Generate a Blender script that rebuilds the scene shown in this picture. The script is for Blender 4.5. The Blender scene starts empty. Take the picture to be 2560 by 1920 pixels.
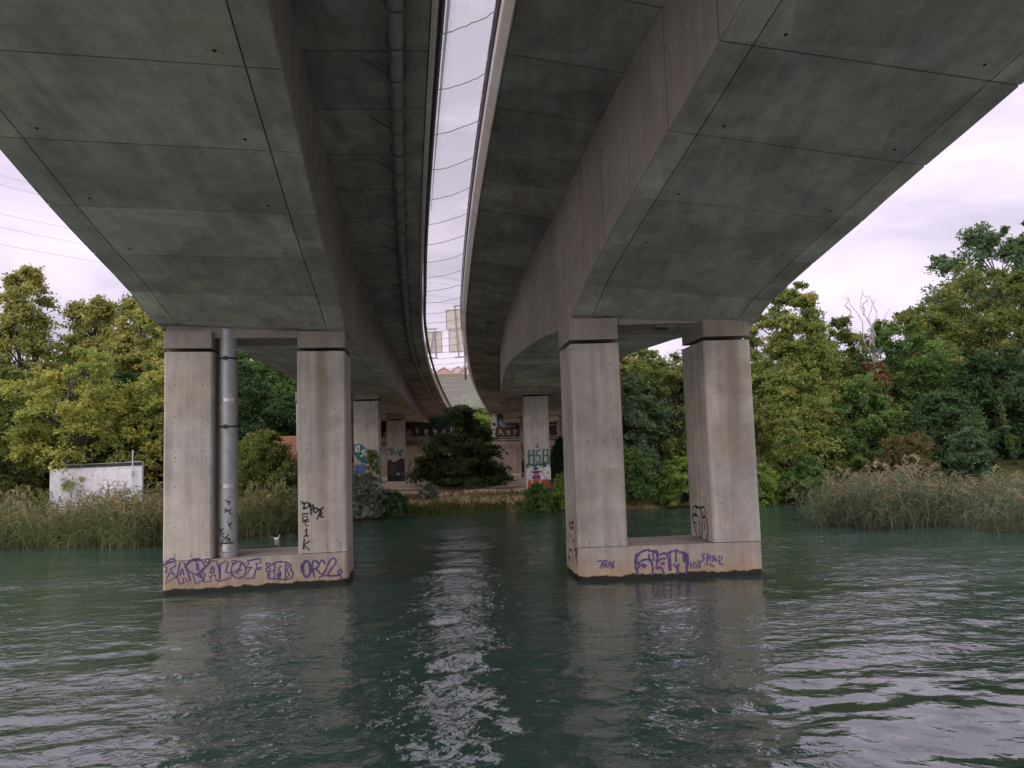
import bpy, math, random
import numpy as np
from mathutils import Matrix, Vector

SC = bpy.context.scene
COL = SC.collection
R = math.radians

# ------------------------------------------------------------------ camera
CAM_H, PITCH, ROLL = 3.48, R(4.95), R(1.83)
cam_d = bpy.data.cameras.new('camera'); cam = bpy.data.objects.new('camera', cam_d); COL.objects.link(cam)
cam_d.sensor_width = 36.0; cam_d.lens = 27.0; cam_d.clip_start = 0.1; cam_d.clip_end = 6000
cam.matrix_world = Matrix.Translation((0, 0, CAM_H)) @ Matrix.Rotation(R(90) + PITCH, 4, 'X') @ Matrix.Rotation(-ROLL, 4, 'Z')
SC.camera = cam

# ------------------------------------------------------------------ sky, sun, exposure
SUN_DIR = Vector((-0.18, -0.72, 0.67)).normalized()          # towards the sun, behind thin cloud
elev = math.asin(SUN_DIR.z); azim = math.atan2(SUN_DIR.x, SUN_DIR.y)
W = bpy.data.worlds.new('World'); SC.world = W; W.use_nodes = True
nt = W.node_tree; nt.nodes.clear()
def nd(tree, t, **kw):
    n = tree.nodes.new(t)
    for k, v in kw.items(): setattr(n, k, v)
    return n
sky = nd(nt, 'ShaderNodeTexSky', sky_type='NISHITA', sun_disc=False, sun_elevation=elev, sun_rotation=azim)
tc = nd(nt, 'ShaderNodeTexCoord')
mp = nd(nt, 'ShaderNodeMapping'); mp.inputs['Scale'].default_value = (1.0, 1.0, 3.2); mp.inputs['Rotation'].default_value = (0.06, -0.10, 0.3); mp.inputs['Location'].default_value = (0.35, 0.2, 0.15)
nz = nd(nt, 'ShaderNodeTexNoise'); nz.inputs['Scale'].default_value = 2.6; nz.inputs['Detail'].default_value = 7; nz.inputs['Roughness'].default_value = 0.52; nz.inputs['Distortion'].default_value = 0.5
cr = nd(nt, 'ShaderNodeValToRGB')
e = cr.color_ramp.elements
e[0].position = 0.36; e[0].color = (3.7, 3.4, 4.15, 1)
e[1].position = 0.66; e[1].color = (7.6, 6.5, 7.8, 1)
m1 = e.new(0.50); m1.color = (5.85, 5.1, 6.25, 1)
mx = nd(nt, 'ShaderNodeMix', data_type='RGBA'); mx.inputs[0].default_value = 0.93
bg = nd(nt, 'ShaderNodeBackground'); bg.inputs[1].default_value = 0.089
wo = nd(nt, 'ShaderNodeOutputWorld')
L = nt.links.new
L(tc.outputs['Generated'], mp.inputs[0]); L(mp.outputs[0], nz.inputs['Vector']); L(nz.outputs['Fac'], cr.inputs[0])
L(sky.outputs[0], mx.inputs[6]); L(cr.outputs[0], mx.inputs[7]); L(mx.outputs[2], bg.inputs[0]); L(bg.outputs[0], wo.inputs[0])

sun_d = bpy.data.lights.new('sun', 'SUN'); sun_d.energy = 1.5; sun_d.angle = R(100); sun_d.color = (1.0, 0.95, 0.88)
sun = bpy.data.objects.new('sun', sun_d); COL.objects.link(sun)
sun.rotation_euler = SUN_DIR.to_track_quat('Z', 'Y').to_euler()

SC.view_settings.view_transform = 'Standard'; SC.view_settings.look = 'None'
SC.view_settings.exposure = 0.86; SC.view_settings.gamma = 1.0; SC.view_settings.use_curve_mapping = False
SC.render.engine = 'CYCLES'
SC.cycles.use_denoising = True; SC.cycles.use_adaptive_sampling = True; SC.cycles.adaptive_threshold = 0.02
SC.cycles.max_bounces = 8; SC.cycles.diffuse_bounces = 6; SC.cycles.glossy_bounces = 3; SC.cycles.transparent_max_bounces = 12
SC.cycles.caustics_reflective = True

# ------------------------------------------------------------------ helpers
ROOTLOC = {}
def mat_new(name):
    m = bpy.data.materials.new(name); m.use_nodes = True
    return m, m.node_tree, m.node_tree.nodes['Principled BSDF']
def plain(name, col, rough=0.6, metal=0.0, emit=None):
    m, t, b = mat_new(name)
    b.inputs['Base Color'].default_value = (*col, 1); b.inputs['Roughness'].default_value = rough; b.inputs['Metallic'].default_value = metal
    tx = nd(t, 'ShaderNodeTexCoord'); n = nd(t, 'ShaderNodeTexNoise'); n.inputs['Scale'].default_value = 4.0; n.inputs['Detail'].default_value = 5
    t.links.new(tx.outputs['Object'], n.inputs['Vector'])
    mr = nd(t, 'ShaderNodeMapRange'); mr.inputs[1].default_value = 0.3; mr.inputs[2].default_value = 0.7; mr.inputs[3].default_value = 0.82; mr.inputs[4].default_value = 1.12
    t.links.new(n.outputs['Fac'], mr.inputs[0])
    v = nd(t, 'ShaderNodeVectorMath', operation='SCALE'); v.inputs[0].default_value = col
    t.links.new(mr.outputs[0], v.inputs['Scale']); t.links.new(v.outputs[0], b.inputs['Base Color'])
    return m

def tagp(o, label=None, cat=None, group=None, kind=None):
    for k, v in (('label', label), ('category', cat), ('group', group), ('kind', kind)):
        if v: o[k] = v
    return o
def empty(name, loc, label, cat, group=None):
    o = bpy.data.objects.new(name, None); COL.objects.link(o); o.location = loc; o.empty_display_size = 0.2
    ROOTLOC[o.name] = Vector(loc)
    return tagp(o, label, cat, group)
def root_of(p):
    while p.parent: p = p.parent
    return ROOTLOC.get(p.name, Vector((0, 0, 0)))
def mesh_from(name, V, F):
    me = bpy.data.meshes.new(name)
    V = np.asarray(V, dtype=np.float64).reshape(-1, 3)
    me.from_pydata(V.tolist(), [], F if isinstance(F, list) else F.tolist())
    me.update()
    return me
def add(name, V, F, mat, parent=None, smooth=False, alpha=None, label=None, cat=None, group=None, kind=None):
    """world-space vertices -> one mesh object, child of parent when given"""
    V = np.asarray(V, dtype=np.float64).reshape(-1, 3)
    off = np.array(root_of(parent)) if parent else None
    if parent is None:
        off = np.array([V[:, 0].mean(), V[:, 1].mean(), V[:, 2].min()])
    me = mesh_from(name, V - off, F)
    me.materials.append(mat)
    if alpha is not None:
        at = me.attributes.new('cover', 'FLOAT', 'POINT'); at.data.foreach_set('value', alpha)
    if smooth: me.polygons.foreach_set('use_smooth', [True] * len(me.polygons))
    o = bpy.data.objects.new(name, me); COL.objects.link(o)
    if parent: o.parent = parent
    else: o.location = off; ROOTLOC[o.name] = Vector(off)
    return tagp(o, label, cat, group, kind)
def fast_mesh(name, V, Q, mat, tint=None, smooth=False):
    """V (n,3), Q (m,k) with one constant k"""
    V = np.ascontiguousarray(V, dtype=np.float32); Q = np.ascontiguousarray(Q, dtype=np.int32)
    me = bpy.data.meshes.new(name); k = Q.shape[1]
    me.vertices.add(len(V)); me.vertices.foreach_set('co', V.ravel())
    me.loops.add(Q.size); me.loops.foreach_set('vertex_index', Q.ravel())
    me.polygons.add(len(Q)); me.polygons.foreach_set('loop_start', np.arange(0, Q.size, k, dtype=np.int32))
    try: me.polygons.foreach_set('loop_total', np.full(len(Q), k, dtype=np.int32))
    except Exception: pass
    if smooth: me.polygons.foreach_set('use_smooth', np.ones(len(Q), dtype=bool))
    if tint is not None:
        a = me.attributes.new('tint', 'FLOAT', 'POINT'); a.data.foreach_set('value', np.ascontiguousarray(tint, dtype=np.float32))
    me.update(calc_edges=True); me.validate()
    me.materials.append(mat)
    return me
class MB:
    def __init__(s): s.V = []; s.F = []
    def raw(s, V, F):
        b = len(s.V); s.V += [tuple(v) for v in V]; s.F += [tuple(i + b for i in f) for f in F]; return s
    def hexa(s, P):           # 8 points: bottom 4 (ccw), top 4
        return s.raw(P, [(3, 2, 1, 0), (4, 5, 6, 7), (0, 1, 5, 4), (1, 2, 6, 5), (2, 3, 7, 6), (3, 0, 4, 7)])
    def box(s, x0, x1, y0, y1, z0, z1):
        return s.hexa([(x0, y0, z0), (x1, y0, z0), (x1, y1, z0), (x0, y1, z0), (x0, y0, z1), (x1, y0, z1), (x1, y1, z1), (x0, y1, z1)])
    def prism(s, poly, z0, z1):
        n = len(poly)
        return s.raw([(*p, z0) for p in poly] + [(*p, z1) for p in poly],
                     [tuple(range(n - 1, -1, -1)), tuple(range(n, 2 * n))] + [(i, (i + 1) % n, n + (i + 1) % n, n + i) for i in range(n)])
    def tube(s, pts, rad, n=8, caps=True):
        pts = [Vector(p) for p in pts]
        if not hasattr(rad, '__len__'): rad = [rad] * len(pts)
        V = []; F = []
        for i, p in enumerate(pts):
            d = (pts[min(i + 1, len(pts) - 1)] - pts[max(i - 1, 0)])
            if d.length < 1e-9: d = Vector((0, 0, 1))
            d.normalize()
            a = d.cross(Vector((0, 0, 1)) if abs(d.z) < 0.95 else Vector((1, 0, 0))).normalized(); b = d.cross(a)
            for k in range(n):
                t = 2 * math.pi * k / n
                V.append(p + a * (rad[i] * math.cos(t)) + b * (rad[i] * math.sin(t)))
        for i in range(len(pts) - 1):
            for k in range(n):
                F.append((i * n + k, i * n + (k + 1) % n, (i + 1) * n + (k + 1) % n, (i + 1) * n + k))
        if caps: F += [tuple(range(n - 1, -1, -1)), tuple((len(pts) - 1) * n + k for k in range(n))]
        return s.raw(V, F)
    def done(s, name, mat, parent=None, **kw): return add(name, s.V, s.F, mat, parent, **kw)

def curve(xs, ys):
    xs = np.array(xs, float); ys = np.array(ys, float); m = np.gradient(ys, xs)
    def f(x):
        x = np.asarray(x, float); i = np.clip(np.searchsorted(xs, x) - 1, 0, len(xs) - 2)
        h = xs[i + 1] - xs[i]; t = np.clip((x - xs[i]) / h, 0, 1)
        v = (2*t**3 - 3*t**2 + 1) * ys[i] + (t**3 - 2*t**2 + t) * h * m[i] + (-2*t**3 + 3*t**2) * ys[i + 1] + (t**3 - t**2) * h * m[i + 1]
        v = v + np.where(x < xs[0], (x - xs[0]) * m[0], 0) + np.where(x > xs[-1], (x - xs[-1]) * m[-1], 0)
        return v
    return f
def homog(src, dst):
    A = []; B = []
    for (x, y), (u, v) in zip(src, dst):
        A += [[x, y, 1, 0, 0, 0, -u*x, -u*y], [0, 0, 0, x, y, 1, -v*x, -v*y]]; B += [u, v]
    h = np.linalg.solve(np.array(A, float), np.array(B, float)); H = np.append(h, 1).reshape(3, 3)
    def f(p):
        q = H @ np.array([p[0], p[1], 1.0]); return q[:2] / q[2]
    return f

# ------------------------------------------------------------------ materials
def concrete(name, base, var=0.22, streak='z', green=0.0, pits=True, objvar=0.10, algae=False, warm=None, cells=False):
    m, t, b = mat_new(name); l = t.links.new
    tx = nd(t, 'ShaderNodeTexCoord'); gx = nd(t, 'ShaderNodeNewGeometry')
    P = gx.outputs['Position']
    def noise(scale, det=5, rough=0.55, vec=None, sc=(1, 1, 1), dist=0.0):
        mp = nd(t, 'ShaderNodeMapping'); mp.inputs['Scale'].default_value = sc
        l(vec or P, mp.inputs[0]); n = nd(t, 'ShaderNodeTexNoise')
        n.inputs['Scale'].default_value = scale; n.inputs['Detail'].default_value = det; n.inputs['Roughness'].default_value = rough; n.inputs['Distortion'].default_value = dist
        l(mp.outputs[0], n.inputs['Vector']); return n.outputs['Fac']
    def rng(v, a, b_, c, d):
        r = nd(t, 'ShaderNodeMapRange'); r.inputs[1].default_value = a; r.inputs[2].default_value = b_; r.inputs[3].default_value = c; r.inputs[4].default_value = d
        l(v, r.inputs[0]); return r.outputs[0]
    def mul(a, b_):
        n = nd(t, 'ShaderNodeMath', operation='MULTIPLY'); l(a, n.inputs[0])
        if hasattr(b_, 'is_output'): l(b_, n.inputs[1])
        else: n.inputs[1].default_value = b_
        return n.outputs[0]
    big = rng(noise(0.55, 6, 0.6, dist=0.6), 0.3, 0.7, 1 - var, 1 + var * 0.8)
    med = rng(noise(2.6, 6, 0.65), 0.3, 0.7, 1 - var * 0.55, 1 + var * 0.5)
    if streak == 'z': st = rng(noise(1.0, 5, 0.6, sc=(5.5, 5.5, 0.28)), 0.32, 0.68, 1 - var * 0.75, 1 + var * 0.6)
    else: st = rng(noise(1.0, 5, 0.6, sc=(3.2, 0.5, 1.0), dist=0.4), 0.32, 0.7, 1 - var * 0.55, 1 + var * 0.45)
    fine = rng(noise(38, 4, 0.7), 0.3, 0.7, 0.93, 1.06)
    val = mul(mul(mul(big, med), st), fine)
    oi = nd(t, 'ShaderNodeObjectInfo'); val = mul(val, rng(oi.outputs['Random'], 0, 1, 1 - objvar, 1 + objvar))
    if cells:      # blotchy formwork-board squares
        vo = nd(t, 'ShaderNodeTexVoronoi', feature='F1', distance='CHEBYCHEV'); vo.inputs['Scale'].default_value = 0.9; vo.inputs['Randomness'].default_value = 0.7
        l(P, vo.inputs['Vector']); sp = nd(t, 'ShaderNodeSeparateColor'); l(vo.outputs['Color'], sp.inputs[0])
        val = mul(val, rng(sp.outputs[0], 0, 1, 0.84, 1.08))
    if pits:
        vo = nd(t, 'ShaderNodeTexVoronoi'); vo.inputs['Scale'].default_value = 7.0
        l(P, vo.inputs['Vector'])
        gate = rng(noise(1.3, 2), 0.5, 0.62, 0.0, 1.0)
        pit = rng(vo.outputs['Distance'], 0.05, 0.13, 0.55, 1.0)
        mxp = nd(t, 'ShaderNodeMix', data_type='FLOAT'); l(gate, mxp.inputs[0]); mxp.inputs[2].default_value = 1.0; l(pit, mxp.inputs[3])
        val = mul(val, mxp.outputs[0])
    col = nd(t, 'ShaderNodeVectorMath', operation='SCALE')
    hue = nd(t, 'ShaderNodeMix', data_type='RGBA')
    hue.inputs[6].default_value = (*base, 1); w2 = warm or (base[0] * 1.04, base[1] * 0.97, base[2] * 0.88); hue.inputs[7].default_value = (*w2, 1)
    l(rng(noise(0.8, 4), 0.35, 0.65, 0, 1), hue.inputs[0])
    l(hue.outputs[2], col.inputs[0]); l(val, col.inputs['Scale'])
    out = col.outputs[0]
    rough = 0.85
    if algae:
        sx = nd(t, 'ShaderNodeSeparateXYZ'); l(P, sx.inputs[0])
        hn = nd(t, 'ShaderNodeMath', operation='MULTIPLY_ADD'); l(noise(2.2, 6, 0.7), hn.inputs[0]); hn.inputs[1].default_value = -0.30; l(sx.outputs[2], hn.inputs[2])
        wet = rng(hn.outputs[0], -0.025, 0.005, 1.0, 0.0)
        tan = rng(hn.outputs[0], -0.02, 0.50, 0.8, 0.0)
        mt = nd(t, 'ShaderNodeMix', data_type='RGBA'); l(tan, mt.inputs[0]); l(out, mt.inputs[6])
        tv = nd(t, 'ShaderNodeVectorMath', operation='MULTIPLY'); l(out, tv.inputs[0]); tv.inputs[1].default_value = (1.02, 0.86, 0.60); l(tv.outputs[0], mt.inputs[7])
        mw = nd(t, 'ShaderNodeMix', data_type='RGBA'); l(wet, mw.inputs[0]); l(mt.outputs[2], mw.inputs[6]); mw.inputs[7].default_value = (0.018, 0.016, 0.011, 1)
        out = mw.outputs[2]
        l(rng(wet, 0, 1, 0.85, 0.45), b.inputs['Roughness'])
    else: b.inputs['Roughness'].default_value = rough
    l(out, b.inputs['Base Color'])
    bp = nd(t, 'ShaderNodeBump'); bp.inputs['Strength'].default_value = 0.35; bp.inputs['Distance'].default_value = 0.012
    l(noise(16, 6, 0.7), bp.inputs['Height']); l(bp.outputs[0], b.inputs['Normal'])
    b.inputs['Specular IOR Level'].default_value = 0.25
    return m
M = {}
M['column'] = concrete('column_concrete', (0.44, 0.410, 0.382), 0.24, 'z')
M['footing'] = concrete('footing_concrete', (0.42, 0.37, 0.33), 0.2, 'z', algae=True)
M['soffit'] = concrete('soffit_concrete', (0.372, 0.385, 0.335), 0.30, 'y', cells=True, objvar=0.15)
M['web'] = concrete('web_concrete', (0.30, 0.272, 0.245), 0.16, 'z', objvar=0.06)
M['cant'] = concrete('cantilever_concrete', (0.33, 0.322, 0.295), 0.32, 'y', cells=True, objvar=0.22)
M['core'] = concrete('joint_concrete', (0.07, 0.068, 0.062), 0.2, 'y', pits=False)
M['beam'] = concrete('edge_beam_concrete', (0.66, 0.61, 0.57), 0.12, 'z', pits=False, objvar=0.02)
M['abut'] = concrete('abutment_concrete', (0.47, 0.40, 0.34), 0.25, 'z')
M['rubber'] = plain('bearing_rubber', (0.02, 0.02, 0.02), 0.8)
M['hole'] = plain('tie_hole_dark', (0.02, 0.018, 0.016), 0.9)
M['galv'] = plain('galvanised_steel', (0.36, 0.365, 0.38), 0.5, 0.35)
M['darksteel'] = plain('dark_steel', (0.035, 0.032, 0.035), 0.55, 0.4)
M['hanger'] = plain('hanger_steel', (0.13, 0.12, 0.11), .6, .3)
M['band'] = plain('pipe_band_steel', (0.40, 0.38, 0.36), 0.35, 0.7)

def paint(name, col, rough=0.55):
    m, t, b = mat_new('paint_' + name); l = t.links.new
    g = nd(t, 'ShaderNodeNewGeometry'); n = nd(t, 'ShaderNodeTexNoise'); n.inputs['Scale'].default_value = 6; n.inputs['Detail'].default_value = 4; l(g.outputs['Position'], n.inputs['Vector'])
    r = nd(t, 'ShaderNodeMapRange'); r.inputs[1].default_value = .3; r.inputs[2].default_value = .7; r.inputs[3].default_value = .7; r.inputs[4].default_value = 1.25; l(n.outputs['Fac'], r.inputs[0])
    v = nd(t, 'ShaderNodeVectorMath', operation='SCALE'); v.inputs[0].default_value = col; l(r.outputs[0], v.inputs['Scale']); l(v.outputs[0], b.inputs['Base Color'])
    b.inputs['Roughness'].default_value = rough
    at = nd(t, 'ShaderNodeAttribute', attribute_name='cover'); n3 = nd(t, 'ShaderNodeTexNoise'); n3.inputs['Scale'].default_value = 30; n3.inputs['Detail'].default_value = 3; l(g.outputs['Position'], n3.inputs['Vector'])
    ad = nd(t, 'ShaderNodeMath', operation='MULTIPLY_ADD'); l(n.outputs['Fac'], ad.inputs[0]); ad.inputs[1].default_value = .55; ad.inputs[2].default_value = .62
    mu = nd(t, 'ShaderNodeMath', operation='MULTIPLY', use_clamp=True); l(at.outputs['Fac'], mu.inputs[0]); l(ad.outputs[0], mu.inputs[1]); l(mu.outputs[0], b.inputs['Alpha'])
    return m
PT = {k: paint(k, c) for k, c in dict(purple=(0.105, 0.055, 0.21), black=(0.018, 0.016, 0.018), brown=(0.04, 0.022, 0.018), red=(0.17, 0.05, 0.04),
      teal=(0.012, 0.14, 0.125), white=(0.62, 0.60, 0.58), blue=(0.07, 0.17, 0.38), violet=(0.12, 0.05, 0.22), navy=(0.035, 0.04, 0.17), orange=(0.46, 0.09, 0.035),
      yellow=(0.52, 0.38, 0.05), cream=(0.55, 0.44, 0.33), soot=(0.022, 0.016, 0.022), maroon=(0.10, 0.048, 0.042), grey=(0.30, 0.28, 0.28), slate=(0.06, 0.065, 0.09), sky=(0.25, 0.35, 0.50)).items()}

# ------------------------------------------------------------------ ground, river
yb = curve([-120, -60, -34, -24, -17, -12.5, -10, -8, -5, 2.4, 9, 14, 18, 24, 34, 60, 120],
           [30, 33, 35, 36, 36.5, 38.5, 41, 42.3, 43.3, 43.2, 42.9, 42.6, 40.5, 37, 34, 31, 30])
def smooth01(t): t = np.clip(t, 0, 1); return t * t * (3 - 2 * t)
def ground_z(x, y):
    x = np.asarray(x, float); y = np.asarray(y, float)
    s = y - yb(x)
    side = smooth01((np.abs(x + 3) - 9) / 8)
    h = -0.7 + 1.5 * smooth01((s + 1.0) / 4.0) + 0.45 * smooth01((s - 3) / 16) + side * 0.9 * smooth01((s - 3) / 10)
    emb = smooth01((y - 76.5) / 9) * 5.6 * (1 - smooth01((np.abs(x + 4) - 22) / 14))
    hill = 33.0 * smooth01((y - 90) / 235) + 12 * smooth01((y - 345) / 300)
    bump = 0.05 * np.sin(x * 1.3 + y * .7) * np.sin(y * 1.1 - x * .4) * (s > 1)
    return h + np.maximum(emb, hill) + bump
xs = np.concatenate([np.linspace(-900, -60, 24)[:-1], np.linspace(-60, 60, 181), np.linspace(60, 900, 24)[1:]])
ys = np.concatenate([np.linspace(26, 50, 81), np.linspace(50, 100, 71)[1:], np.linspace(100, 500, 45)[1:], [900, 1600]])
X, Y = np.meshgrid(xs, ys); Z = ground_z(X, Y)
def grid_faces(nr, nc):
    i = np.arange(nr - 1)[:, None] * nc + np.arange(nc - 1)[None, :]
    return np.stack([i, i + 1, i + nc + 1, i + nc], -1).reshape(-1, 4)
gm, t, b = mat_new('bank_soil_and_grass'); l = t.links.new
g = nd(t, 'ShaderNodeNewGeometry'); sx = nd(t, 'ShaderNodeSeparateXYZ'); l(g.outputs['Position'], sx.inputs[0])
n1 = nd(t, 'ShaderNodeTexNoise'); n1.inputs['Scale'].default_value = 0.45; n1.inputs['Detail'].default_value = 8; n1.inputs['Roughness'].default_value = 0.65; l(g.outputs['Position'], n1.inputs['Vector'])
n2 = nd(t, 'ShaderNodeTexNoise'); n2.inputs['Scale'].default_value = 5; n2.inputs['Detail'].default_value = 8; n2.inputs['Roughness'].default_value = 0.75; l(g.outputs['Position'], n2.inputs['Vector'])
r1 = nd(t, 'ShaderNodeValToRGB'); l(n1.outputs['Fac'], r1.inputs[0])
r1.color_ramp.elements[0].position = .36; r1.color_ramp.elements[0].color = (0.19, 0.165, 0.075, 1)
r1.color_ramp.elements[1].position = .6; r1.color_ramp.elements[1].color = (0.50, 0.36, 0.21, 1)
r2 = nd(t, 'ShaderNodeMapRange'); r2.inputs[1].default_value = .3; r2.inputs[2].default_value = .7; r2.inputs[3].default_value = .6; r2.inputs[4].default_value = 1.35; l(n2.outputs['Fac'], r2.inputs[0])
v = nd(t, 'ShaderNodeVectorMath', operation='SCALE'); l(r1.outputs[0], v.inputs[0]); l(r2.outputs[0], v.inputs['Scale'])
# grass only away from the bridge: hill side green
gr = nd(t, 'ShaderNodeMapRange'); gr.inputs[1].default_value = 72; gr.inputs[2].default_value = 80; l(sx.outputs[1], gr.inputs[0])
mg = nd(t, 'ShaderNodeMix', data_type='RGBA'); l(gr.outputs[0], mg.inputs[0]); l(v.outputs[0], mg.inputs[6]); mg.inputs[7].default_value = (0.075, 0.10, 0.03, 1)
ax_ = nd(t, 'ShaderNodeMath', operation='ADD'); l(sx.outputs[0], ax_.inputs[0]); ax_.inputs[1].default_value = 2.5
ab_ = nd(t, 'ShaderNodeMath', operation='ABSOLUTE'); l(ax_.outputs[0], ab_.inputs[0])
mrx = nd(t, 'ShaderNodeMapRange'); mrx.inputs[1].default_value = 9; mrx.inputs[2].default_value = 12.5; l(ab_.outputs[0], mrx.inputs[0])
gcol = nd(t, 'ShaderNodeVectorMath', operation='SCALE'); gcol.inputs[0].default_value = (0.07, 0.075, 0.03); l(r2.outputs[0], gcol.inputs['Scale'])
mg2 = nd(t, 'ShaderNodeMix', data_type='RGBA'); l(mrx.outputs[0], mg2.inputs[0]); l(mg.outputs[2], mg2.inputs[6]); l(gcol.outputs[0], mg2.inputs[7])
l(mg2.outputs[2], b.inputs['Base Color']); b.inputs['Roughness'].default_value = 0.95; b.inputs['Specular IOR Level'].default_value = 0.1
bp = nd(t, 'ShaderNodeBump'); bp.inputs['Distance'].default_value = 0.08; bp.inputs['Strength'].default_value = 0.8; l(n2.outputs['Fac'], bp.inputs['Height']); l(bp.outputs[0], b.inputs['Normal'])
me = fast_mesh('riverbank', np.stack([X, Y, Z], -1).reshape(-1, 3), grid_faces(len(ys), len(xs)), gm, smooth=True)
o = bpy.data.objects.new('riverbank', me); COL.objects.link(o); tagp(o, kind='structure')

# dusty footpath under the bridge
pm = concrete('path_dust', (0.68, 0.57, 0.47), 0.18, 'y', pits=False)
px = np.linspace(-16, 16, 81); tt = np.linspace(-1, 1, 7)
pc = 50.2 + 0.9 * np.sin(px * .22 + 0.6) - 0.05 * (px + 3); pw = 1.5 + 1.1 * smooth01((-px - 4) / 5) + 0.5 * np.sin(px * .7)*.3
PX = np.repeat(px[None, :], 7, 0); PY = pc[None, :] + tt[:, None] * pw[None, :] + 0.14 * np.sin(PX * 2.3) * tt[:, None]
PZ = ground_z(PX, PY) + 0.03
me = fast_mesh('footpath', np.stack([PX, PY, PZ], -1).reshape(-1, 3), grid_faces(7, 81), pm, smooth=True)
o = bpy.data.objects.new('footpath', me); COL.objects.link(o); tagp(o, kind='structure')
# bare concrete apron between the far columns and the abutments
px = np.linspace(-16, 12, 57); py = np.linspace(53.5, 74.3, 22); PX, PY = np.meshgrid(px, py); PY = PY + 0.25 * np.sin(PX * 1.1) * (PY < 55)
me = fast_mesh('gravel_apron', np.stack([PX, PY, ground_z(PX, PY) + 0.035], -1).reshape(-1, 3), grid_faces(22, 57), pm, smooth=True)
o = bpy.data.objects.new('gravel_apron', me); COL.objects.link(o); tagp(o, kind='structure')

# river: real wave relief where it can be resolved, finer ripples in the normal
rng = np.random.default_rng(7)
NT, NRW = 620, 460
tin = np.linspace(-1, 1, NT)
yr = 1 / np.linspace(1 / 5.2, 1 / 64, NRW)
rows = np.concatenate([[-2000, -600, -200, -60, -20, -8, -2, 2.0], yr, [110, 400]])
Tm = np.concatenate([[-1800, -500, -150], tin, [150, 500, 1800]])
YY = np.repeat(rows[:, None], len(Tm), 1)
half = np.clip(rows, 5.2, 64) * 0.82 + 3
XX = np.where(np.abs(Tm)[None, :] <= 1, Tm[None, :] * half[:, None], Tm[None, :])
ZZ = np.zeros_like(XX)
cell = np.maximum(half * 2 / NT, rows**2 * (1/5.2 - 1/64) / NRW)[:, None]
def waves(x, y):
    z = np.zeros_like(x); r = np.random.default_rng(3)
    patch = 0.62 + 0.38 * np.sin(x * .23 + 1.1 * np.sin(y * .13) + 0.5) * np.sin(y * .19 + 0.8 * np.sin(x * .11))
    for i in range(64):
        lam = 0.30 * (10.0 ** (i / 63.0)); k = 2 * math.pi / lam
        ang = R(96) + r.normal(0, R(30))
        slope = 0.021 if lam < 1.2 else 0.011
        amp = slope / k
        fade = np.clip((lam / np.maximum(cell, 1e-3) - 2.2) / 2.0, 0, 1)
        ph = r.uniform(0, 6.28)
        z += fade * amp * patch * np.sin(k * (x * math.cos(ang) + y * math.sin(ang)) + ph + 0.9 * np.sin(0.33 * x + 0.27 * y + ph))
    # wash of a passing boat: a few long smooth crests running across the near right
    for lam, ang, a, cx, cy, sx_, sy_ in ((2.6, 124, 0.058, 5.8, 9.2, 4.4, 3.0), (1.5, 108, 0.016, 5, 12.0, 4.5, 3.0), (2.0, 101, 0.014, -7, 12, 4.5, 4.0)):
        k = 2 * math.pi / lam; c, s = math.cos(R(ang)), math.sin(R(ang))
        z += a * np.exp(-((x - cx) / sx_)**2 - ((y - cy) / sy_)**2) * np.sin(k * (x * c + y * s) + 0.5)
    return z
inn = (np.abs(Tm)[None, :] <= 1) & (rows[:, None] >= 5.2) & (rows[:, None] <= 64)
ZZ = np.where(inn, waves(XX, YY), 0.0)
wm, t, b = mat_new('river_water'); l = t.links.new
b.inputs['Base Color'].default_value = (0.036, 0.078, 0.061, 1); b.inputs['Roughness'].default_value = 0.012; b.inputs['IOR'].default_value = 1.95; b.inputs['Specular IOR Level'].default_value = 0.85
g = nd(t, 'ShaderNodeNewGeometry')
def wn(scale, sc, det, dist=0.0):
    mp = nd(t, 'ShaderNodeMapping'); mp.inputs['Scale'].default_value = sc; mp.inputs['Rotation'].default_value = (0, 0, R(7)); l(g.outputs['Position'], mp.inputs[0])
    n = nd(t, 'ShaderNodeTexNoise'); n.inputs['Scale'].default_value = scale; n.inputs['Detail'].default_value = det; n.inputs['Roughness'].default_value = .5; n.inputs['Distortion'].default_value = dist
    l(mp.outputs[0], n.inputs['Vector']); return n.outputs['Fac']
pt_ = nd(t, 'ShaderNodeMapRange'); pt_.inputs[1].default_value = .38; pt_.inputs[2].default_value = .62; pt_.inputs[3].default_value = .35; pt_.inputs[4].default_value = 1.0
l(wn(0.22, (0.6, 1.3, 1), 3, 0.8), pt_.inputs[0])
dv = nd(t, 'ShaderNodeVectorMath', operation='DISTANCE'); l(g.outputs['Position'], dv.inputs[0]); dv.inputs[1].default_value = (5.2, 9.9, 0)      # slick smoothed by the wash
cm = nd(t, 'ShaderNodeMapRange', interpolation_type='SMOOTHSTEP'); cm.inputs[1].default_value = 1.0; cm.inputs[2].default_value = 3.4; cm.inputs[3].default_value = .30; cm.inputs[4].default_value = 1.0; l(dv.outputs['Value'], cm.inputs[0])
mm = nd(t, 'ShaderNodeMath', operation='MULTIPLY'); l(pt_.outputs[0], mm.inputs[0]); l(cm.outputs[0], mm.inputs[1])
b1 = nd(t, 'ShaderNodeBump'); b1.inputs['Distance'].default_value = 0.036; l(mm.outputs[0], b1.inputs['Strength']); l(wn(1.9, (0.75, 1.25, 1), 2, 0.7), b1.inputs['Height'])
b2 = nd(t, 'ShaderNodeBump'); b2.inputs['Distance'].default_value = 0.036; l(mm.outputs[0], b2.inputs['Strength']); l(wn(6.0, (0.75, 1.15, 1), 3, 0.6), b2.inputs['Height'])
l(b1.outputs[0], b2.inputs['Normal']); l(b2.outputs[0], b.inputs['Normal'])
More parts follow.
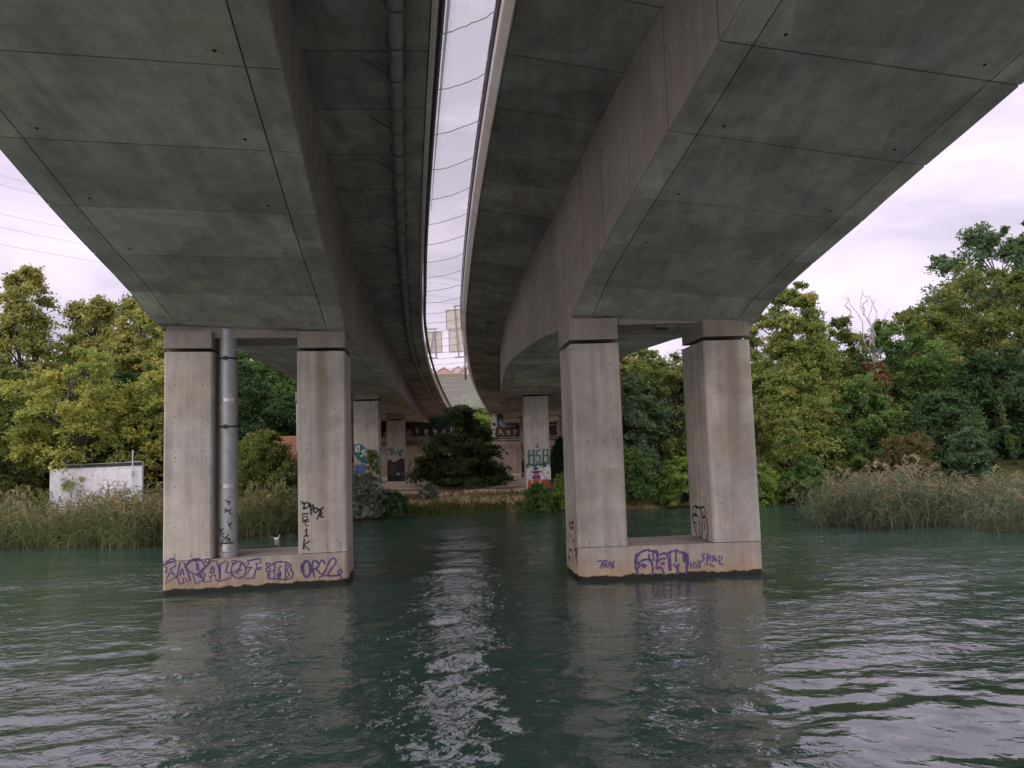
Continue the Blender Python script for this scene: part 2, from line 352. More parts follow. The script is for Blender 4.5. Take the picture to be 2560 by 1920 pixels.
me = fast_mesh('river', np.stack([XX, YY, ZZ], -1).reshape(-1, 3), grid_faces(len(rows), len(Tm)), wm, smooth=True)
o = bpy.data.objects.new('river', me); COL.objects.link(o); tagp(o, kind='structure')

# ------------------------------------------------------------------ viaducts
class Bridge: pass
LB = Bridge(); RB = Bridge()
LB.sgn = -1; RB.sgn = 1                         # direction (in x) from the inner web to the outer one
LB.x = curve([-45, 0, 6, 11, 13, 14.9, 16.9, 19, 21.3, 25, 30, 35, 41, 50, 60, 78], [5.6, -1.6, -2.5, -3.25, -3.53, -3.79, -4.06, -4.31, -4.6, -5.02, -5.47, -5.86, -6.28, -6.9, -7.5, -8.45])
RB.x = curve([-45, 0, 6, 10.3, 12.4, 14.4, 16.6, 18.8, 21, 23.5, 28, 33, 39, 43, 57, 78], [13.2, 5.0, 3.98, 3.27, 2.92, 2.56, 2.24, 1.95, 1.66, 1.32, .70, .10, -.38, -.58, -.75, -.8])
LB.zs = curve([-45, -20, 0, 6, 11, 13, 14.9, 16.9, 19, 21.3, 23, 25, 28, 31, 35, 40, 46, 54, 67, 78], [10.2, 10.4, 10.3, 9.95, 9.06, 8.65, 8.23, 7.86, 7.45, 6.93, 6.96, 7.13, 7.25, 7.27, 7.18, 7.06, 7.0, 6.76, 6.64, 6.48])
RB.zs = curve([-45, -20, 0, 5, 10.3, 12.4, 14.4, 16.6, 18.8, 21, 22.7, 24.25, 28, 33.3, 38, 41, 45, 55, 66, 78], [10.9, 11.0, 10.8, 10.3, 9.42, 8.96, 8.50, 8.08, 7.62, 6.96, 6.98, 7.12, 7.28, 7.46, 7.38, 7.15, 6.95, 6.3, 6.22, 6.2])
LB.zr = lambda y: 10.40 - 0.055 * (np.asarray(y, float) - 15)
RB.zr = lambda y: 10.95 - 0.062 * (np.asarray(y, float) - 15)
LB.cf = 0.05; RB.cf = -0.045; LB.cfs = (0.033, 0.075); RB.cfs = (-0.090, 0.0)                     # crossfall per metre outwards
LB.gap = curve([-45, 0, 11.7, 15.4, 19, 27.7, 30, 35.5, 45, 59, 67, 78], [7.4, .6, -1.03, -1.56, -2.06, -3.19, -3.46, -4.12, -4.92, -5.6, -5.82, -6.0])
RB.gap = curve([-45, 0, 12.6, 15.5, 20.4, 28.1, 31.8, 36, 46.2, 61.3, 78], [9.6, 2.1, .27, -.09, -.66, -1.44, -1.77, -2.12, -2.61, -2.84, -2.4])
LB.outc = 1.75; RB.outc = 2.55; LB.w = 4.93; RB.w = 4.9
def frame(B, y):
    d = (B.x(y + .05) - B.x(y - .05)) / .1
    n = np.array([1.0, -d]) / math.hypot(1, d)
    return n * B.sgn
def cantw(B, y): return abs(B.gap(y) - B.x(y)) * 0.985
def S(B, y, o, z):                               # point at station y, offset o outwards from the inner web, height z
    n = frame(B, y); return (float(B.x(y) + n[0] * o), float(y + n[1] * o), float(z))
def soff(B, y, o):
    f = smooth01((y - 19.5) / 7.0)                # crossfall of the soffit changes over the pier
    return B.zs(y) + o * (B.cfs[0] * (1 - f) + B.cfs[1] * f)
def cant(B, y, o):                               # underside of the cantilever; o<0 inner side, o>w outer side
    c = cantw(B, y)
    up = 0.20 * max(0.0, (-o) / c if o < 0 else (o - B.w) / B.outc)
    return B.zr(y) + B.cf * o + up
ROAD = {}
def viaduct(B, label, nm):
    root = empty('concrete_viaduct', (float(B.x(20)), 20, 0), label, 'bridge', 'twin bridge decks over the river')
    st = np.concatenate([np.arange(-45, 5, 5.0), np.arange(5, 77.6, 0.8)])
    V = []; F = []; k = 10
    for y in st:
        c = cantw(B, y); w = B.w; e = 0.03
        top = lambda o: B.zr(y) + B.cf * o + 0.62
        ring = [S(B, y, 0, soff(B, y, 0) + e), S(B, y, 0, cant(B, y, 0) + e), S(B, y, -c, cant(B, y, -c) + e), S(B, y, -c, top(-c)), S(B, y, w / 2, top(w / 2) + .05), S(B, y, w + B.outc, top(w + B.outc)),
                S(B, y, w + B.outc, cant(B, y, w + B.outc) + e), S(B, y, w, cant(B, y, w) + e), S(B, y, w, soff(B, y, w) + e), S(B, y, w / 2, soff(B, y, w / 2) + e)]
        V += ring
    for i in range(len(st) - 1):
        for j in range(k): F.append((i * k + j, i * k + (j + 1) % k, (i + 1) * k + (j + 1) % k, (i + 1) * k + j))
    F += [tuple(range(k)), tuple((len(st) - 1) * k + j for j in range(k - 1, -1, -1))]
    add('box_girder', V, F, M['core'], root)
    # cast panels: soffit strips, web panels, cantilever panels with open joints between them
    def slab(fn, y0, y1, o0, o1, name, mat, thick=0.028, n=2):
        mb = MB(); yy = np.linspace(y0, y1, n + 1)
        A = []; 
        for y in yy:
            for o in (o0, o1):
                oo = o(y) if callable(o) else o
                z = fn(B, y, oo); A.append((S(B, y, oo, z), S(B, y, oo, z + thick + .004)))
        V = [p for a in A for p in a]; F = []
        for i in range(n):
            a = 4 * i
            F += [(a, a + 2, a + 6, a + 4), (a + 1, a + 5, a + 7, a + 3), (a, a + 4, a + 5, a + 1), (a + 2, a + 3, a + 7, a + 6)]
        F += [(0, 1, 3, 2), (4 * n, 4 * n + 2, 4 * n + 3, 4 * n + 1)]
        return add(name, V, F, mat, root)
    j = 0.020; g2 = 0.012; w = B.w
    edge = 0.50
    near = [2.5 + 2.06 * i for i in range(9)] + [20.95 if B is LB else 20.75]
    far = [22.9 + 2.5 * i for i in range(21)] + [77.4]
    runs = [(-45, -20), (-20, -5), (-5, 2.5)] + list(zip(near[:-1], near[1:])) + [(near[-1], 22.9)] + list(zip(far[:-1], far[1:]))
    for y0, y1 in runs:
        a, c = y0 + j, y1 - j; n = max(2, int((c - a) / 1.3))
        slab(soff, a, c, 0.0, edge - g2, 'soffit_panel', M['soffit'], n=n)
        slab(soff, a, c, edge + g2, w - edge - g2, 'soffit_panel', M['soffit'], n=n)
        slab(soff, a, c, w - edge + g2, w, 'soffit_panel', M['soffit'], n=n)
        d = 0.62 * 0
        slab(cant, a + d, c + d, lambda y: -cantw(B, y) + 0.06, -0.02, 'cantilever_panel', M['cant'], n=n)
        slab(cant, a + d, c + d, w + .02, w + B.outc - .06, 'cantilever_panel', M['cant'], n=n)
        for o_, s_ in ((0.0, -1), (w, 1)):        # web panels on both sides
            yy = np.linspace(a + .004, c - .004, n + 1); V = []; F = []
            for y in yy:
                zb = soff(B, y, o_) + 0.001; zt = cant(B, y, o_) + 0.02
                for oo in (o_ + s_ * 0.022, o_ - s_ * 0.01):
                    V += [S(B, y, oo, zb), S(B, y, oo, zt)]
            for i in range(n):
                q = 4 * i
                F += [(q, q + 1, q + 5, q + 4), (q + 2, q + 6, q + 7, q + 3), (q, q + 4, q + 6, q + 2), (q + 1, q + 3, q + 7, q + 5)]
            F += [(0, 2, 3, 1), (4 * n, 4 * n + 1, 4 * n + 3, 4 * n + 2)]
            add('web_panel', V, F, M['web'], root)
    for y0, y1 in list(zip(near[:-1], near[1:]))[2:]:
        for o_ in (0.86, w - 0.84):
            n = 12; y = y1 - 0.30; V = []
            for rr_, dz in ((.032, -.003), (.022, -.005)):
                V += [S(B, y + rr_ * math.sin(2 * math.pi * k / n), o_ + rr_ * math.cos(2 * math.pi * k / n), float(soff(B, y + rr_ * math.sin(2 * math.pi * k / n), o_)) + dz) for k in range(n)]
            add('drain_hole', V, [tuple(range(n, 2 * n))] + [(k, (k + 1) % n, n + (k + 1) % n, n + k) for k in range(n)], M['hole'], root)
    # edge beams with a sloped underside and a steel rail on top
    for side in (0, 1):
        V = []; F = []; VR = []; FR = []; st2 = np.concatenate([np.arange(-45, 5, 5.0), np.arange(5, 77.4, 0.8)])
        for y in st2:
            if side == 0: o0 = -cantw(B, y); s = -1
            else: o0 = w + B.outc; s = 1
            zc = cant(B, y, o0); ring = ([(-.04, -.035), (.02, -.05), (.05, -.04), (.06, .0), (.06, .24), (.0, .26), (-.04, .26), (-.04, .1)] if B is LB else [(-.04, -.035), (0.0, -.06), (.15, .10), (.16, .13), (.16, .34), (.05, .36), (-.04, .36), (-.04, .1)])
            V += [S(B, y, o0 + s * p, zc + q) for p, q in ring]
        k = 8
        for i in range(len(st2) - 1):
            for jn in range(k): F.append((i * k + jn, i * k + (jn + 1) % k, (i + 1) * k + (jn + 1) % k, (i + 1) * k + jn))
        F += [tuple(range(k)), tuple((len(st2) - 1) * k + q for q in range(k - 1, -1, -1))]
        add('edge_beam', V, F, M['beam'], root)
        mb = MB()
        pts = []
        for y in np.arange(-20, 77, 1.6):
            o0 = (-cantw(B, y) - .14) if side == 0 else (w + B.outc + .14)
            pts.append(S(B, y, o0, cant(B, y, o0 - (0 if side == 0 else 0)) + (0.40 if B is LB else .46)))
        mb.tube(pts, 0.06, 6).done('side_rail', M['darksteel'], root)
    return root
lroot = viaduct(LB, 'left concrete bridge deck with a drain pipe slung under its inner edge', 'L')
rroot = viaduct(RB, 'right concrete bridge deck with a broad pale edge beam beside the net', 'R')
# the pipe under the left deck with its hangers
pts = [S(LB, y, -cantw(LB, y) + 0.62, cant(LB, y, -cantw(LB, y) + .62) - 0.17) for y in np.arange(-10, 74, 1.0)]
MB().tube(pts, 0.115, 12).done('drain_pipe', plain('old_pipe_grey', (0.27, 0.26, 0.24), 0.7), lroot, smooth=True)
for y in np.arange(9.2, 46, 1.03):
    o0 = -cantw(LB, y) + .62; zc = float(cant(LB, y, o0)); mb = MB()
    arc = [S(LB, y, o0 + .16 * math.cos(a), zc - .17 + .13 * math.sin(a)) for a in np.linspace(math.pi, 2 * math.pi, 9)]
    arc = [S(LB, y, o0 - .16, zc + .01)] + arc + [S(LB, y, o0 + .16, zc + .01)]
    mb.tube(arc, 0.012, 5)
    mb.done('pipe_hanger', M['hanger'], lroot)
for y in np.arange(9.2, 46, 2.06):
    o0 = -cantw(LB, y) + .62; zc = float(cant(LB, y, o0))
    MB().tube([S(LB, y, o0 + .15, zc - .16), S(LB, y - .25, o0 + .62, zc + .012)], 0.014, 5).done('hanger_brace', M['hanger'], lroot)

# ------------------------------------------------------------------ piers
class Fr:                                         # vertical face frame: origin, along (u), inwards (w)
    def __init__(s, x, y, deg, wdeg=None):
        s.o = np.array([x, y, 0.0]); a = R(deg); s.u = np.array([math.cos(a), math.sin(a), 0]); a = R(deg if wdeg is None else wdeg); s.w = np.array([-math.sin(a), math.cos(a), 0])
    def P(s, u, w, z): return tuple(s.o + s.u * u + s.w * w + np.array([0, 0, z]))
    def XY(s, u, w): p = s.o + s.u * u + s.w * w; return (float(p[0]), float(p[1]))
def chamfered(fr, u0, u1, w0, w1, c=0.045):
    return [fr.XY(u0 + c, w0), fr.XY(u1 - c, w0), fr.XY(u1, w0 + c), fr.XY(u1, w1 - c), fr.XY(u1 - c, w1), fr.XY(u0 + c, w1), fr.XY(u0, w1 - c), fr.XY(u0, w0 + c)]
HOLE = None
def holes(fr, col, pts, w=0.0, r=0.016):
    for (u, z) in pts:
        mb = MB(); n = 8
        mb.raw([fr.P(u + r * math.cos(2 * math.pi * k / n), w - 0.003, z + r * math.sin(2 * math.pi * k / n)) for k in range(n)] +
               [fr.P(u + r * .6 * math.cos(2 * math.pi * k / n), w - 0.0045, z + r * .6 * math.sin(2 * math.pi * k / n)) for k in range(n)],
               [tuple(range(8, 16))] + [(k, (k + 1) % n, n + (k + 1) % n, n + k) for k in range(n)])
        mb.done('tie_hole', M['hole'], col)
FL = Fr(-9.28, 20.37, 11.3, 7.2); FR_ = Fr(1.60, 20.48, 2.6, 5.7)
WL, WR, CD = 4.73, 4.90, 1.85
def near_pier(fr, Wd, cw, top, label, colmats):
    root = empty('bridge_pier', (*fr.XY(Wd / 2, CD / 2), -0.9), label, 'pier', 'bridge piers')
    MB().prism(chamfered(fr, 0, Wd, 0, CD + .12, 0.07), -0.9, 0.868).done('footing', M['footing'], root)
    cols = []
    for i, (u0, u1) in enumerate(((0.0, cw[0]), (Wd - cw[1], Wd))):
        MB().prism(chamfered(fr, u0 + .03, u1 - .03, .03, CD - .03, 0.03), 0.86, 0.90).done('bedding_joint', M['hole'], root)
        z_lift = (3.05, 4.1)[i] if fr is FR_ else 3.0
        c = MB().prism(chamfered(fr, u0, u1, 0, CD), 0.884, top).done('column', colmats[i], root); cols.append(c)
    return root, cols
# rain-stained column: a rusty run down the face
def stained(name, fr, u0, wd, colr, z_fade):
    m = M['column'].copy(); m.name = name; t = m.node_tree; l = t.links.new; b = t.nodes['Principled BSDF']
    src = b.inputs['Base Color'].links[0].from_socket
    g = nd(t, 'ShaderNodeNewGeometry'); d = nd(t, 'ShaderNodeVectorMath', operation='SUBTRACT'); l(g.outputs['Position'], d.inputs[0]); d.inputs[1].default_value = tuple(fr.o)
    dt = nd(t, 'ShaderNodeVectorMath', operation='DOT_PRODUCT'); l(d.outputs[0], dt.inputs[0]); dt.inputs[1].default_value = tuple(fr.u)
    n = nd(t, 'ShaderNodeTexNoise'); n.inputs['Scale'].default_value = 1.2; mp = nd(t, 'ShaderNodeMapping'); mp.inputs['Scale'].default_value = (2, 2, .5); l(g.outputs['Position'], mp.inputs[0]); l(mp.outputs[0], n.inputs['Vector'])
    ma = nd(t, 'ShaderNodeMath', operation='MULTIPLY_ADD'); l(n.outputs['Fac'], ma.inputs[0]); ma.inputs[1].default_value = 0.16; l(dt.outputs['Value'], ma.inputs[2])
    sb = nd(t, 'ShaderNodeMath', operation='SUBTRACT'); l(ma.outputs[0], sb.inputs[0]); sb.inputs[1].default_value = u0 + .08
    ab = nd(t, 'ShaderNodeMath', operation='ABSOLUTE'); l(sb.outputs[0], ab.inputs[0])
    mr = nd(t, 'ShaderNodeMapRange'); mr.inputs[1].default_value = wd * .3; mr.inputs[2].default_value = wd; mr.inputs[3].default_value = .75; mr.inputs[4].default_value = 0; l(ab.outputs[0], mr.inputs[0])
    sx = nd(t, 'ShaderNodeSeparateXYZ'); l(g.outputs['Position'], sx.inputs[0])
    mz = nd(t, 'ShaderNodeMapRange'); mz.inputs[1].default_value = z_fade[0]; mz.inputs[2].default_value = z_fade[1]; mz.inputs[3].default_value = .25; mz.inputs[4].default_value = 1.0; l(sx.outputs[2], mz.inputs[0])
    mu = nd(t, 'ShaderNodeMath', operation='MULTIPLY'); l(mr.outputs[0], mu.inputs[0]); l(mz.outputs[0], mu.inputs[1])
    mi = nd(t, 'ShaderNodeMix', data_type='RGBA'); l(mu.outputs[0], mi.inputs[0]); l(src, mi.inputs[6]); mi.inputs[7].default_value = (*colr, 1); l(mi.outputs[2], b.inputs['Base Color'])
    return m
M['colstain'] = stained('column_concrete_rust_run', FL, 4.08, 0.20, (0.24, 0.19, 0.12), (1.5, 5.5))
M['colbrown'] = stained('column_concrete_brown_run', FR_, 4.35, 0.30, (0.27, 0.22, 0.16), (1.0, 4.0))
pl, lc = near_pier(FL, WL, (1.23, 1.30), 6.40, 'left near pier with sprayed purple lettering and a grey drain pipe beside it', (M['column'], M['colstain']))
pr, rc = near_pier(FR_, WR, (1.32, 1.29), 6.28, 'right near pier with thick purple bubble letters on its footing', (M['column'], M['colbrown']))
lc[0]['label'] = 'pale left column standing beside the pipe'; lc[1]['label'] = 'column with a yellow-brown run down its face and black tags'
holes(FL, lc[0], [(.3, z) for z in (5.5, 4.65, 3.72, 2.8, 1.75, .95+.1)] + [(.98, z) for z in (5.5, 4.65, 3.72, 2.8, 1.75)] + [(.3, 3.57), (.3, 3.48), (.72, 3.57), (.72, 3.48), (1.08, 3.57), (1.08, 3.48), (.3, 1.0), (.72, 1.05), (.72, .98), (1.08, 1.06), (1.08, .98)])
holes(FL, lc[1], [(3.37 + .3, 4.78), (4.45, 4.78), (3.67, 3.85), (4.45, 3.85), (3.67, 3.7), (3.67, 3.62), (4.1, 3.7), (4.1, 3.62), (4.53, 3.7), (4.53, 3.62), (3.67, 2.9), (4.45, 2.9), (4.2, 1.1), (4.2, 1.02), (4.55, 1.1), (4.55, 1.02), (4.47, 1.2)])
holes(FR_, rc[0], [(.3, 5.7), (1.03, 5.7), (1.03, 4.8), (.37, 3.68), (.37, 3.6), (.8, 3.68), (.8, 3.6), (1.17, 3.68), (1.17, 3.6), (.3, 2.9), (1.05, 2.9), (.3, 1.0), (.3, .93), (.73, 1.0), (.73, .93), (1.12, 1.0), (1.12, .93)])
holes(FR_, rc[1], [(3.87, 5.75), (4.6, 5.75), (3.87, 4.85), (4.6, 4.85), (3.87, 3.85), (4.6, 3.85), (3.87, 2.9), (3.87, 1.9), (4.6, 1.9), (3.87, 1.2), (4.6, 1.2)])
# thin lift joints cast in the right-hand columns
for fr, col, u0, u1, z in ((FR_, rc[1], WR - 1.29, WR, 3.72), (FR_, rc[0], 0, 1.32, 3.02), (FL, lc[0], 0, 1.23, 5.35), (FL, lc[1], WL - 1.30, WL, 5.2)):
    MB().hexa([fr.P(u0 + .045, -.0025, z), fr.P(u1 - .045, -.0025, z), fr.P(u1 - .045, .003, z), fr.P(u0 + .045, .003, z), fr.P(u0 + .045, -.0025, z + .007), fr.P(u1 - .045, -.0025, z + .007), fr.P(u1 - .045, .003, z + .007), fr.P(u0 + .045, .003, z + .007)]).done('lift_joint', M['abut'], col)
# bearing blocks under the decks (part of the decks) and the bearings on the columns
def caps(root, pier, fr, Wd, cw, top, zsoff, gap):
    def blk(u0, u1, w0, w1, z0, z1, name, mat): MB().prism(chamfered(fr, u0, u1, w0, w1, .02), z0, z1).done(name, mat, root)
    blk(0.02, Wd - .02, 0.16, 1.8, 6.80, zsoff + .5, 'diaphragm', M['web'])
    for u0, u1 in ((-0.015, cw[0] - .02), (Wd - cw[1] + .02, Wd + .015)):
        blk(u0, u1, -0.01, 1.83, top + gap, 6.96, 'bearing_block', M['web'])
        uc = (u0 + u1) / 2; n = 20; p = [fr.XY(uc + .42 * math.cos(2 * math.pi * k / n), .95 + .42 * math.sin(2 * math.pi * k / n)) for k in range(n)]
        MB().prism(p, top - .01, top + gap + .01).done('bearing', M['rubber'], pier)
caps(lroot, pl, FL, WL, (1.23, 1.30), 6.40, 6.95, .10)
caps(rroot, pr, FR_, WR, (1.32, 1.29), 6.28, 6.9, .11)

# ------------------------------------------------------------------ graffiti: paint lying on the concrete
def chaikin(p, closed=False, it=2):
    p = [np.array(q, float) for q in p]
    for _ in range(it):
        q = [] if closed else [p[0]]
        rngi = range(len(p)) if closed else range(len(p) - 1)
        for i in rngi:
            a, b_ = p[i], p[(i + 1) % len(p)]
            q += [a * .75 + b_ * .25, a * .25 + b_ * .75]
        if not closed: q.append(p[-1])
        p = q
    return p
class Spray:
    """strokes and patches in face metres -> one mesh a few mm proud of the face"""
    def __init__(s, tomap, place, base=0.0022): s.m = tomap; s.place = place; s.V = []; s.F = []; s.A = []; s.k = 0; s.base = base
    def stroke(s, pts, w, smooth=True, closed=False):
        p = [s.m(q) for q in pts]
        if closed: p = p + [p[0]]
        if smooth and len(p) > 2: p = chaikin(p)
        p = [np.array(q) for q in p]; n = len(p); b = len(s.V)
        d0 = s.base + 0.0004 * (s.k % 9); s.k += 1
        for i in range(n):
            t = p[min(i + 1, n - 1)] - p[max(i - 1, 0)]; t = t / (np.linalg.norm(t) + 1e-9); nn = np.array([-t[1], t[0]])
            ww = w * .5 * (0.9 + 0.2 * math.sin(i * 1.7 + s.k))
            ext = t * (w * .35) * (1 if i == n - 1 else -1 if i == 0 else 0)
            dd = d0 + 0.00022 * i / max(1, n / 10)
            s.V += [s.place(p[i] + nn * ww * q + ext, dd) for q in (1.45, .8, -.8, -1.45)]; s.A += [0.0, 1.0, 1.0, 0.0]
        s.F += [(b + 4 * i + q, b + 4 * i + q + 1, b + 4 * i + q + 5, b + 4 * i + q + 4) for i in range(n - 1) for q in range(3)]
        return s
    def patch(s, pts, smooth=False, lay=0):
        p = [s.m(q) for q in pts]
        if smooth: p = chaikin(p, True)
        b = len(s.V); d0 = s.base + 0.0008 * lay; s.V += [s.place(np.array(q), d0) for q in p]; s.A += [1.0] * len(p); s.F.append(tuple(range(b, b + len(p))))
        return s
    def ell(s, c, rx, ry, lay=0, n=18):
        return s.patch([(c[0] + rx * math.cos(2 * math.pi * k / n), c[1] + ry * math.sin(2 * math.pi * k / n)) for k in range(n)], lay=lay)
    def ring(s, c, rx, ry, w, n=16):
        return s.stroke([(c[0] + rx * math.cos(2 * math.pi * k / n), c[1] + ry * math.sin(2 * math.pi * k / n)) for k in range(n + 1)], w, smooth=False)
    def done(s, mat, parent, label, name='graffiti'): return add(name, s.V, s.F, mat, parent, label=label, alpha=s.A)
def front(fr, u_of=0.0):
    return lambda q, d: tuple(fr.o + fr.u * (q[0] + u_of) - fr.w * d + np.array([0, 0, q[1]]))
def sideface(fr, u, sg):                         # face at constant u, q[0] runs inwards
    return lambda q, d: tuple(fr.o + fr.u * (u + sg * d) + fr.w * q[0] + np.array([0, 0, q[1]]))
HA = homog([(105, 882), (2085, 775), (105, 1250), (2085, 1112)], [(0, .87), (WL, .87), (0, 0), (WL, 0)])
fA = front(FL)
g = Spray(HA, fA); wA = .041
for s_ in ([(125,910),(240,875),(255,925),(195,955),(215,1010),(265,1035),(130,1125),(185,1000),(140,990),(160,940),(125,935),(125,910)],
           [(270,1050),(300,890),(345,885),(420,1085),(380,1095),(365,1050),(335,1060),(345,1110),(300,1120),(270,1050)], [(302,1030),(326,935),(345,1020)],
           [(360,930),(430,870),(540,865),(580,930),(520,985),(530,1050),(565,1070),(475,1115),(440,1000),(395,980),(360,930)], [(480,880),(490,960)], [(500,900),(505,975)],
           [(560,960),(620,900),(640,870),(700,870),(730,950),(740,1060),(700,1085),(690,1020),(630,1040),(640,1090),(560,1100),(575,1010),(540,990),(560,960)], [(635,995),(660,910),(685,1000),(635,995)],
           [(740,910),(800,870),(835,880),(800,990),(860,1000),(860,1050),(720,1090),(745,1000),(740,910)],
           [(970,900),(945,965),(920,1010)], [(890,990),(930,965),(975,965)],
           [(1040,870),(1130,850),(1175,850),(1180,890),(1130,900),(1140,950),(1190,940),(1180,965),(1125,960),(1105,1050),(1000,1060),(1060,960),(1090,940),(1020,945),(1050,900),(1040,870)],
           [(150,880),(225,835),(250,870)], [(375,900),(430,850),(520,845)]):
    g.stroke(s_, wA, smooth=len(s_) < 5)
g.ring((940, 965), 78, 90, wA); g.ring((890, 882), 22, 20, wA * .8); g.ring((600, 868), 26, 22, wA * .8)
g.patch([(450,1010),(510,990),(545,1010),(560,1060),(520,1050)], lay=1)
g.done(PT['purple'], pl, 'long word of purple outlined block letters')
g = Spray(HA, fA)
g.stroke([(1235,900),(1260,885),(1290,920),(1330,885),(1370,880),(1440,880),(1500,910),(1490,960),(1525,1000),(1500,1060),(1430,1070),(1360,1060),(1300,1060),(1245,1060),(1260,1000),(1230,960),(1255,940),(1235,900)], wA)
for s_ in ([(1270,920),(1275,1050)], [(1330,900),(1320,1050)], [(1275,980),(1330,975)], [(1400,920),(1360,960),(1400,1000),(1360,1040)], [(1440,900),(1440,1060)], [(1440,910),(1480,930),(1445,970),(1490,1010),(1445,1050)]): g.stroke(s_, wA * .85)
g.ell((1372, 1020), 26, 30, lay=6); g.done(PT['purple'], pl, 'three purple bubble letters in the middle of the footing')
g = Spray(HA, fA); g.ring((1662, 955), 42, 82, .07)
for s_ in ([(1612,900),(1600,960),(1620,1000)], [(1740,1040),(1715,880),(1760,860),(1800,920),(1740,960)], [(1760,950),(1830,1040),(1900,860),(1950,835),(1975,880),(1900,980),(1870,1020),(2000,1030),(2035,960),(1990,965),(1985,1000),(2035,1060)], [(1790,1050),(1830,1020),(1920,1030)], [(1790,900),(1830,850),(1850,900)]): g.stroke(s_, wA * 1.1)
g.done(PT['purple'], pl, 'looping purple tag at the right end of the footing')
g = Spray(HA, fA)
for s_ in ([(1612,245),(1650,275),(1630,320)], [(1625,262),(1690,255)], [(1640,318),(1690,300),(1700,240),(1715,380)], [(1700,300),(1745,270),(1720,330)], [(1750,310),(1735,350),(1770,365),(1790,320),(1755,310)], [(1790,320),(1800,350),(1835,300),(1775,430)], [(1840,305),(1800,345),(1830,350),(1805,410),(1840,405)]): g.stroke(s_, .046)
g.done(PT['black'], lc[1], 'slanting black tag')
g = Spray(HA, fA)
for s_ in ([(1680,368),(1620,375),(1625,410),(1670,395),(1680,430),(1640,445),(1625,420)], [(1625,455),(1690,452)], [(1655,455),(1650,495),(1680,500)], [(1640,555),(1665,520),(1660,605)], [(1635,610),(1680,605)], [(1640,640),(1630,745)], [(1690,665),(1635,705),(1690,755)]): g.stroke(s_, .040, smooth=False)
g.done(PT['brown'], lc[1], 'dark brown characters 5 T 1 K down the column')
# right pier footing
HD = homog([(235, 635), (2148, 565), (240, 975), (2158, 908)], [(0, .87), (WR, .87), (0, 0), (WR, 0)]); fD = front(FR_)
def words_on(strokes, w, mat, label, parent, hm=HD, pf=fD, smooth=True):
    g = Spray(hm, pf)
    for s_ in strokes: g.stroke(s_, w, smooth=smooth)
    return g.done(mat, parent, label)
words_on([[(430,770),(490,760),(455,835)],[(490,760),(530,765)],[(500,770),(480,840)],[(525,765),(505,830)],[(485,805),(525,795)],[(570,770),(540,780),(560,805),(535,830),(520,815)],[(600,765),(570,840)],[(560,790),(600,830)]], .036, PT['purple'], 'small purple tag at the left of the footing', pr)
words_on([[(960,650),(880,670),(830,720),(830,810),(880,760),(950,745),(985,770),(1000,850),(985,905)],[(830,905),(840,830),(880,800),(930,805),(920,830),(890,820)],[(965,700),(955,730),(985,760)],
          [(960,665),(1040,660),(1060,700),(1040,760),(1035,860),(1070,820),(1100,850),(1110,910)],[(1000,690),(1010,760)],[(1080,700),(1130,680),(1160,720),(1170,860)],[(1050,770),(1090,740),(1130,740)],[(1085,790),(1120,800),(1110,780)],
          [(1150,690),(1240,650),(1280,680),(1360,680),(1370,780),(1340,900)],[(1180,690),(1185,860)],[(1240,670),(1240,770)],[(1215,800),(1240,830),(1270,800)],[(1255,830),(1255,900)],[(1320,690),(1320,770)],[(1345,700),(1345,890)],[(1000,670),(1050,690),(1040,720)],[(830,700),(815,760),(820,850)]], 0.052, PT['purple'], 'large purple word of four bubble letters', pr)
words_on([[(1390,780),(1400,840)],[(1420,775),(1430,835)],[(1395,815),(1430,805)],[(1455,770),(1440,790),(1460,810),(1445,840)],[(1475,765),(1480,840)],[(1475,765),(1500,780),(1480,805),(1505,820),(1480,840)]], .033, PT['purple'], 'small purple letters HSB', pr, smooth=False)
words_on([[(1545,690),(1505,710),(1545,745),(1505,770)],[(1570,690),(1560,780)],[(1590,700),(1570,770)],[(1590,700),(1600,770)],[(1575,745),(1600,740)],[(1600,725),(1650,715)],[(1625,720),(1625,775)],[(1660,730),(1640,770),(1675,765)],[(1640,750),(1670,745)],[(1690,720),(1690,800)],[(1690,720),(1725,720),(1720,755),(1690,765),(1715,810),(1740,800)],[(1545,800),(1580,795)],[(1600,790),(1600,820),(1640,820)]], .031, PT['purple'], 'thin purple handwriting at the right of the footing', pr)
HE = homog([(1642, 575), (1400, 518), (1608, 0), (1378, 0)], [(0, .88), (1.85, .88), (0, 2.32), (1.85, 2.25)])
words_on([[(1480,205),(1440,185),(1415,240),(1425,330),(1440,420),(1475,535)],[(1445,300),(1475,290),(1490,340),(1495,420),(1495,520)],[(1430,370),(1465,380),(1455,415)],[(1455,220),(1490,195),(1515,260),(1525,400),(1520,520),(1495,530)],[(1500,215),(1540,190),(1560,260),(1550,300),(1530,320)],[(1535,300),(1570,330),(1585,430),(1580,520),(1565,555)],[(1540,360),(1555,380),(1550,440)],[(1425,330),(1430,290),(1460,270)],[(1535,300),(1530,250)]],
         .05, PT['black'], 'black outlined bubble letters on the inner face', rc[1], HE, sideface(FR_, WR - 1.29, -1))
HF = homog([(235, 635), (115, 570), (225, 0), (98, 0)], [(0, .88), (1.85, .88), (0, 2.43), (1.85, 2.36)])
words_on([[(155,310),(140,450),(190,430)],[(180,330),(195,460)],[(150,400),(200,370)],[(210,400),(215,590)],[(145,500),(160,540)],[(180,580),(190,550),(200,590)]], .07, PT['red'], 'rust red tag on the inner face', rc[0], HF, sideface(FR_, 0, -1))
words_on([[(195,660),(225,650),(228,700),(200,700),(228,780)]], .08, PT['red'], 'rust red scrawl on the end of the footing', pr, HF, sideface(FR_, 0, -1))
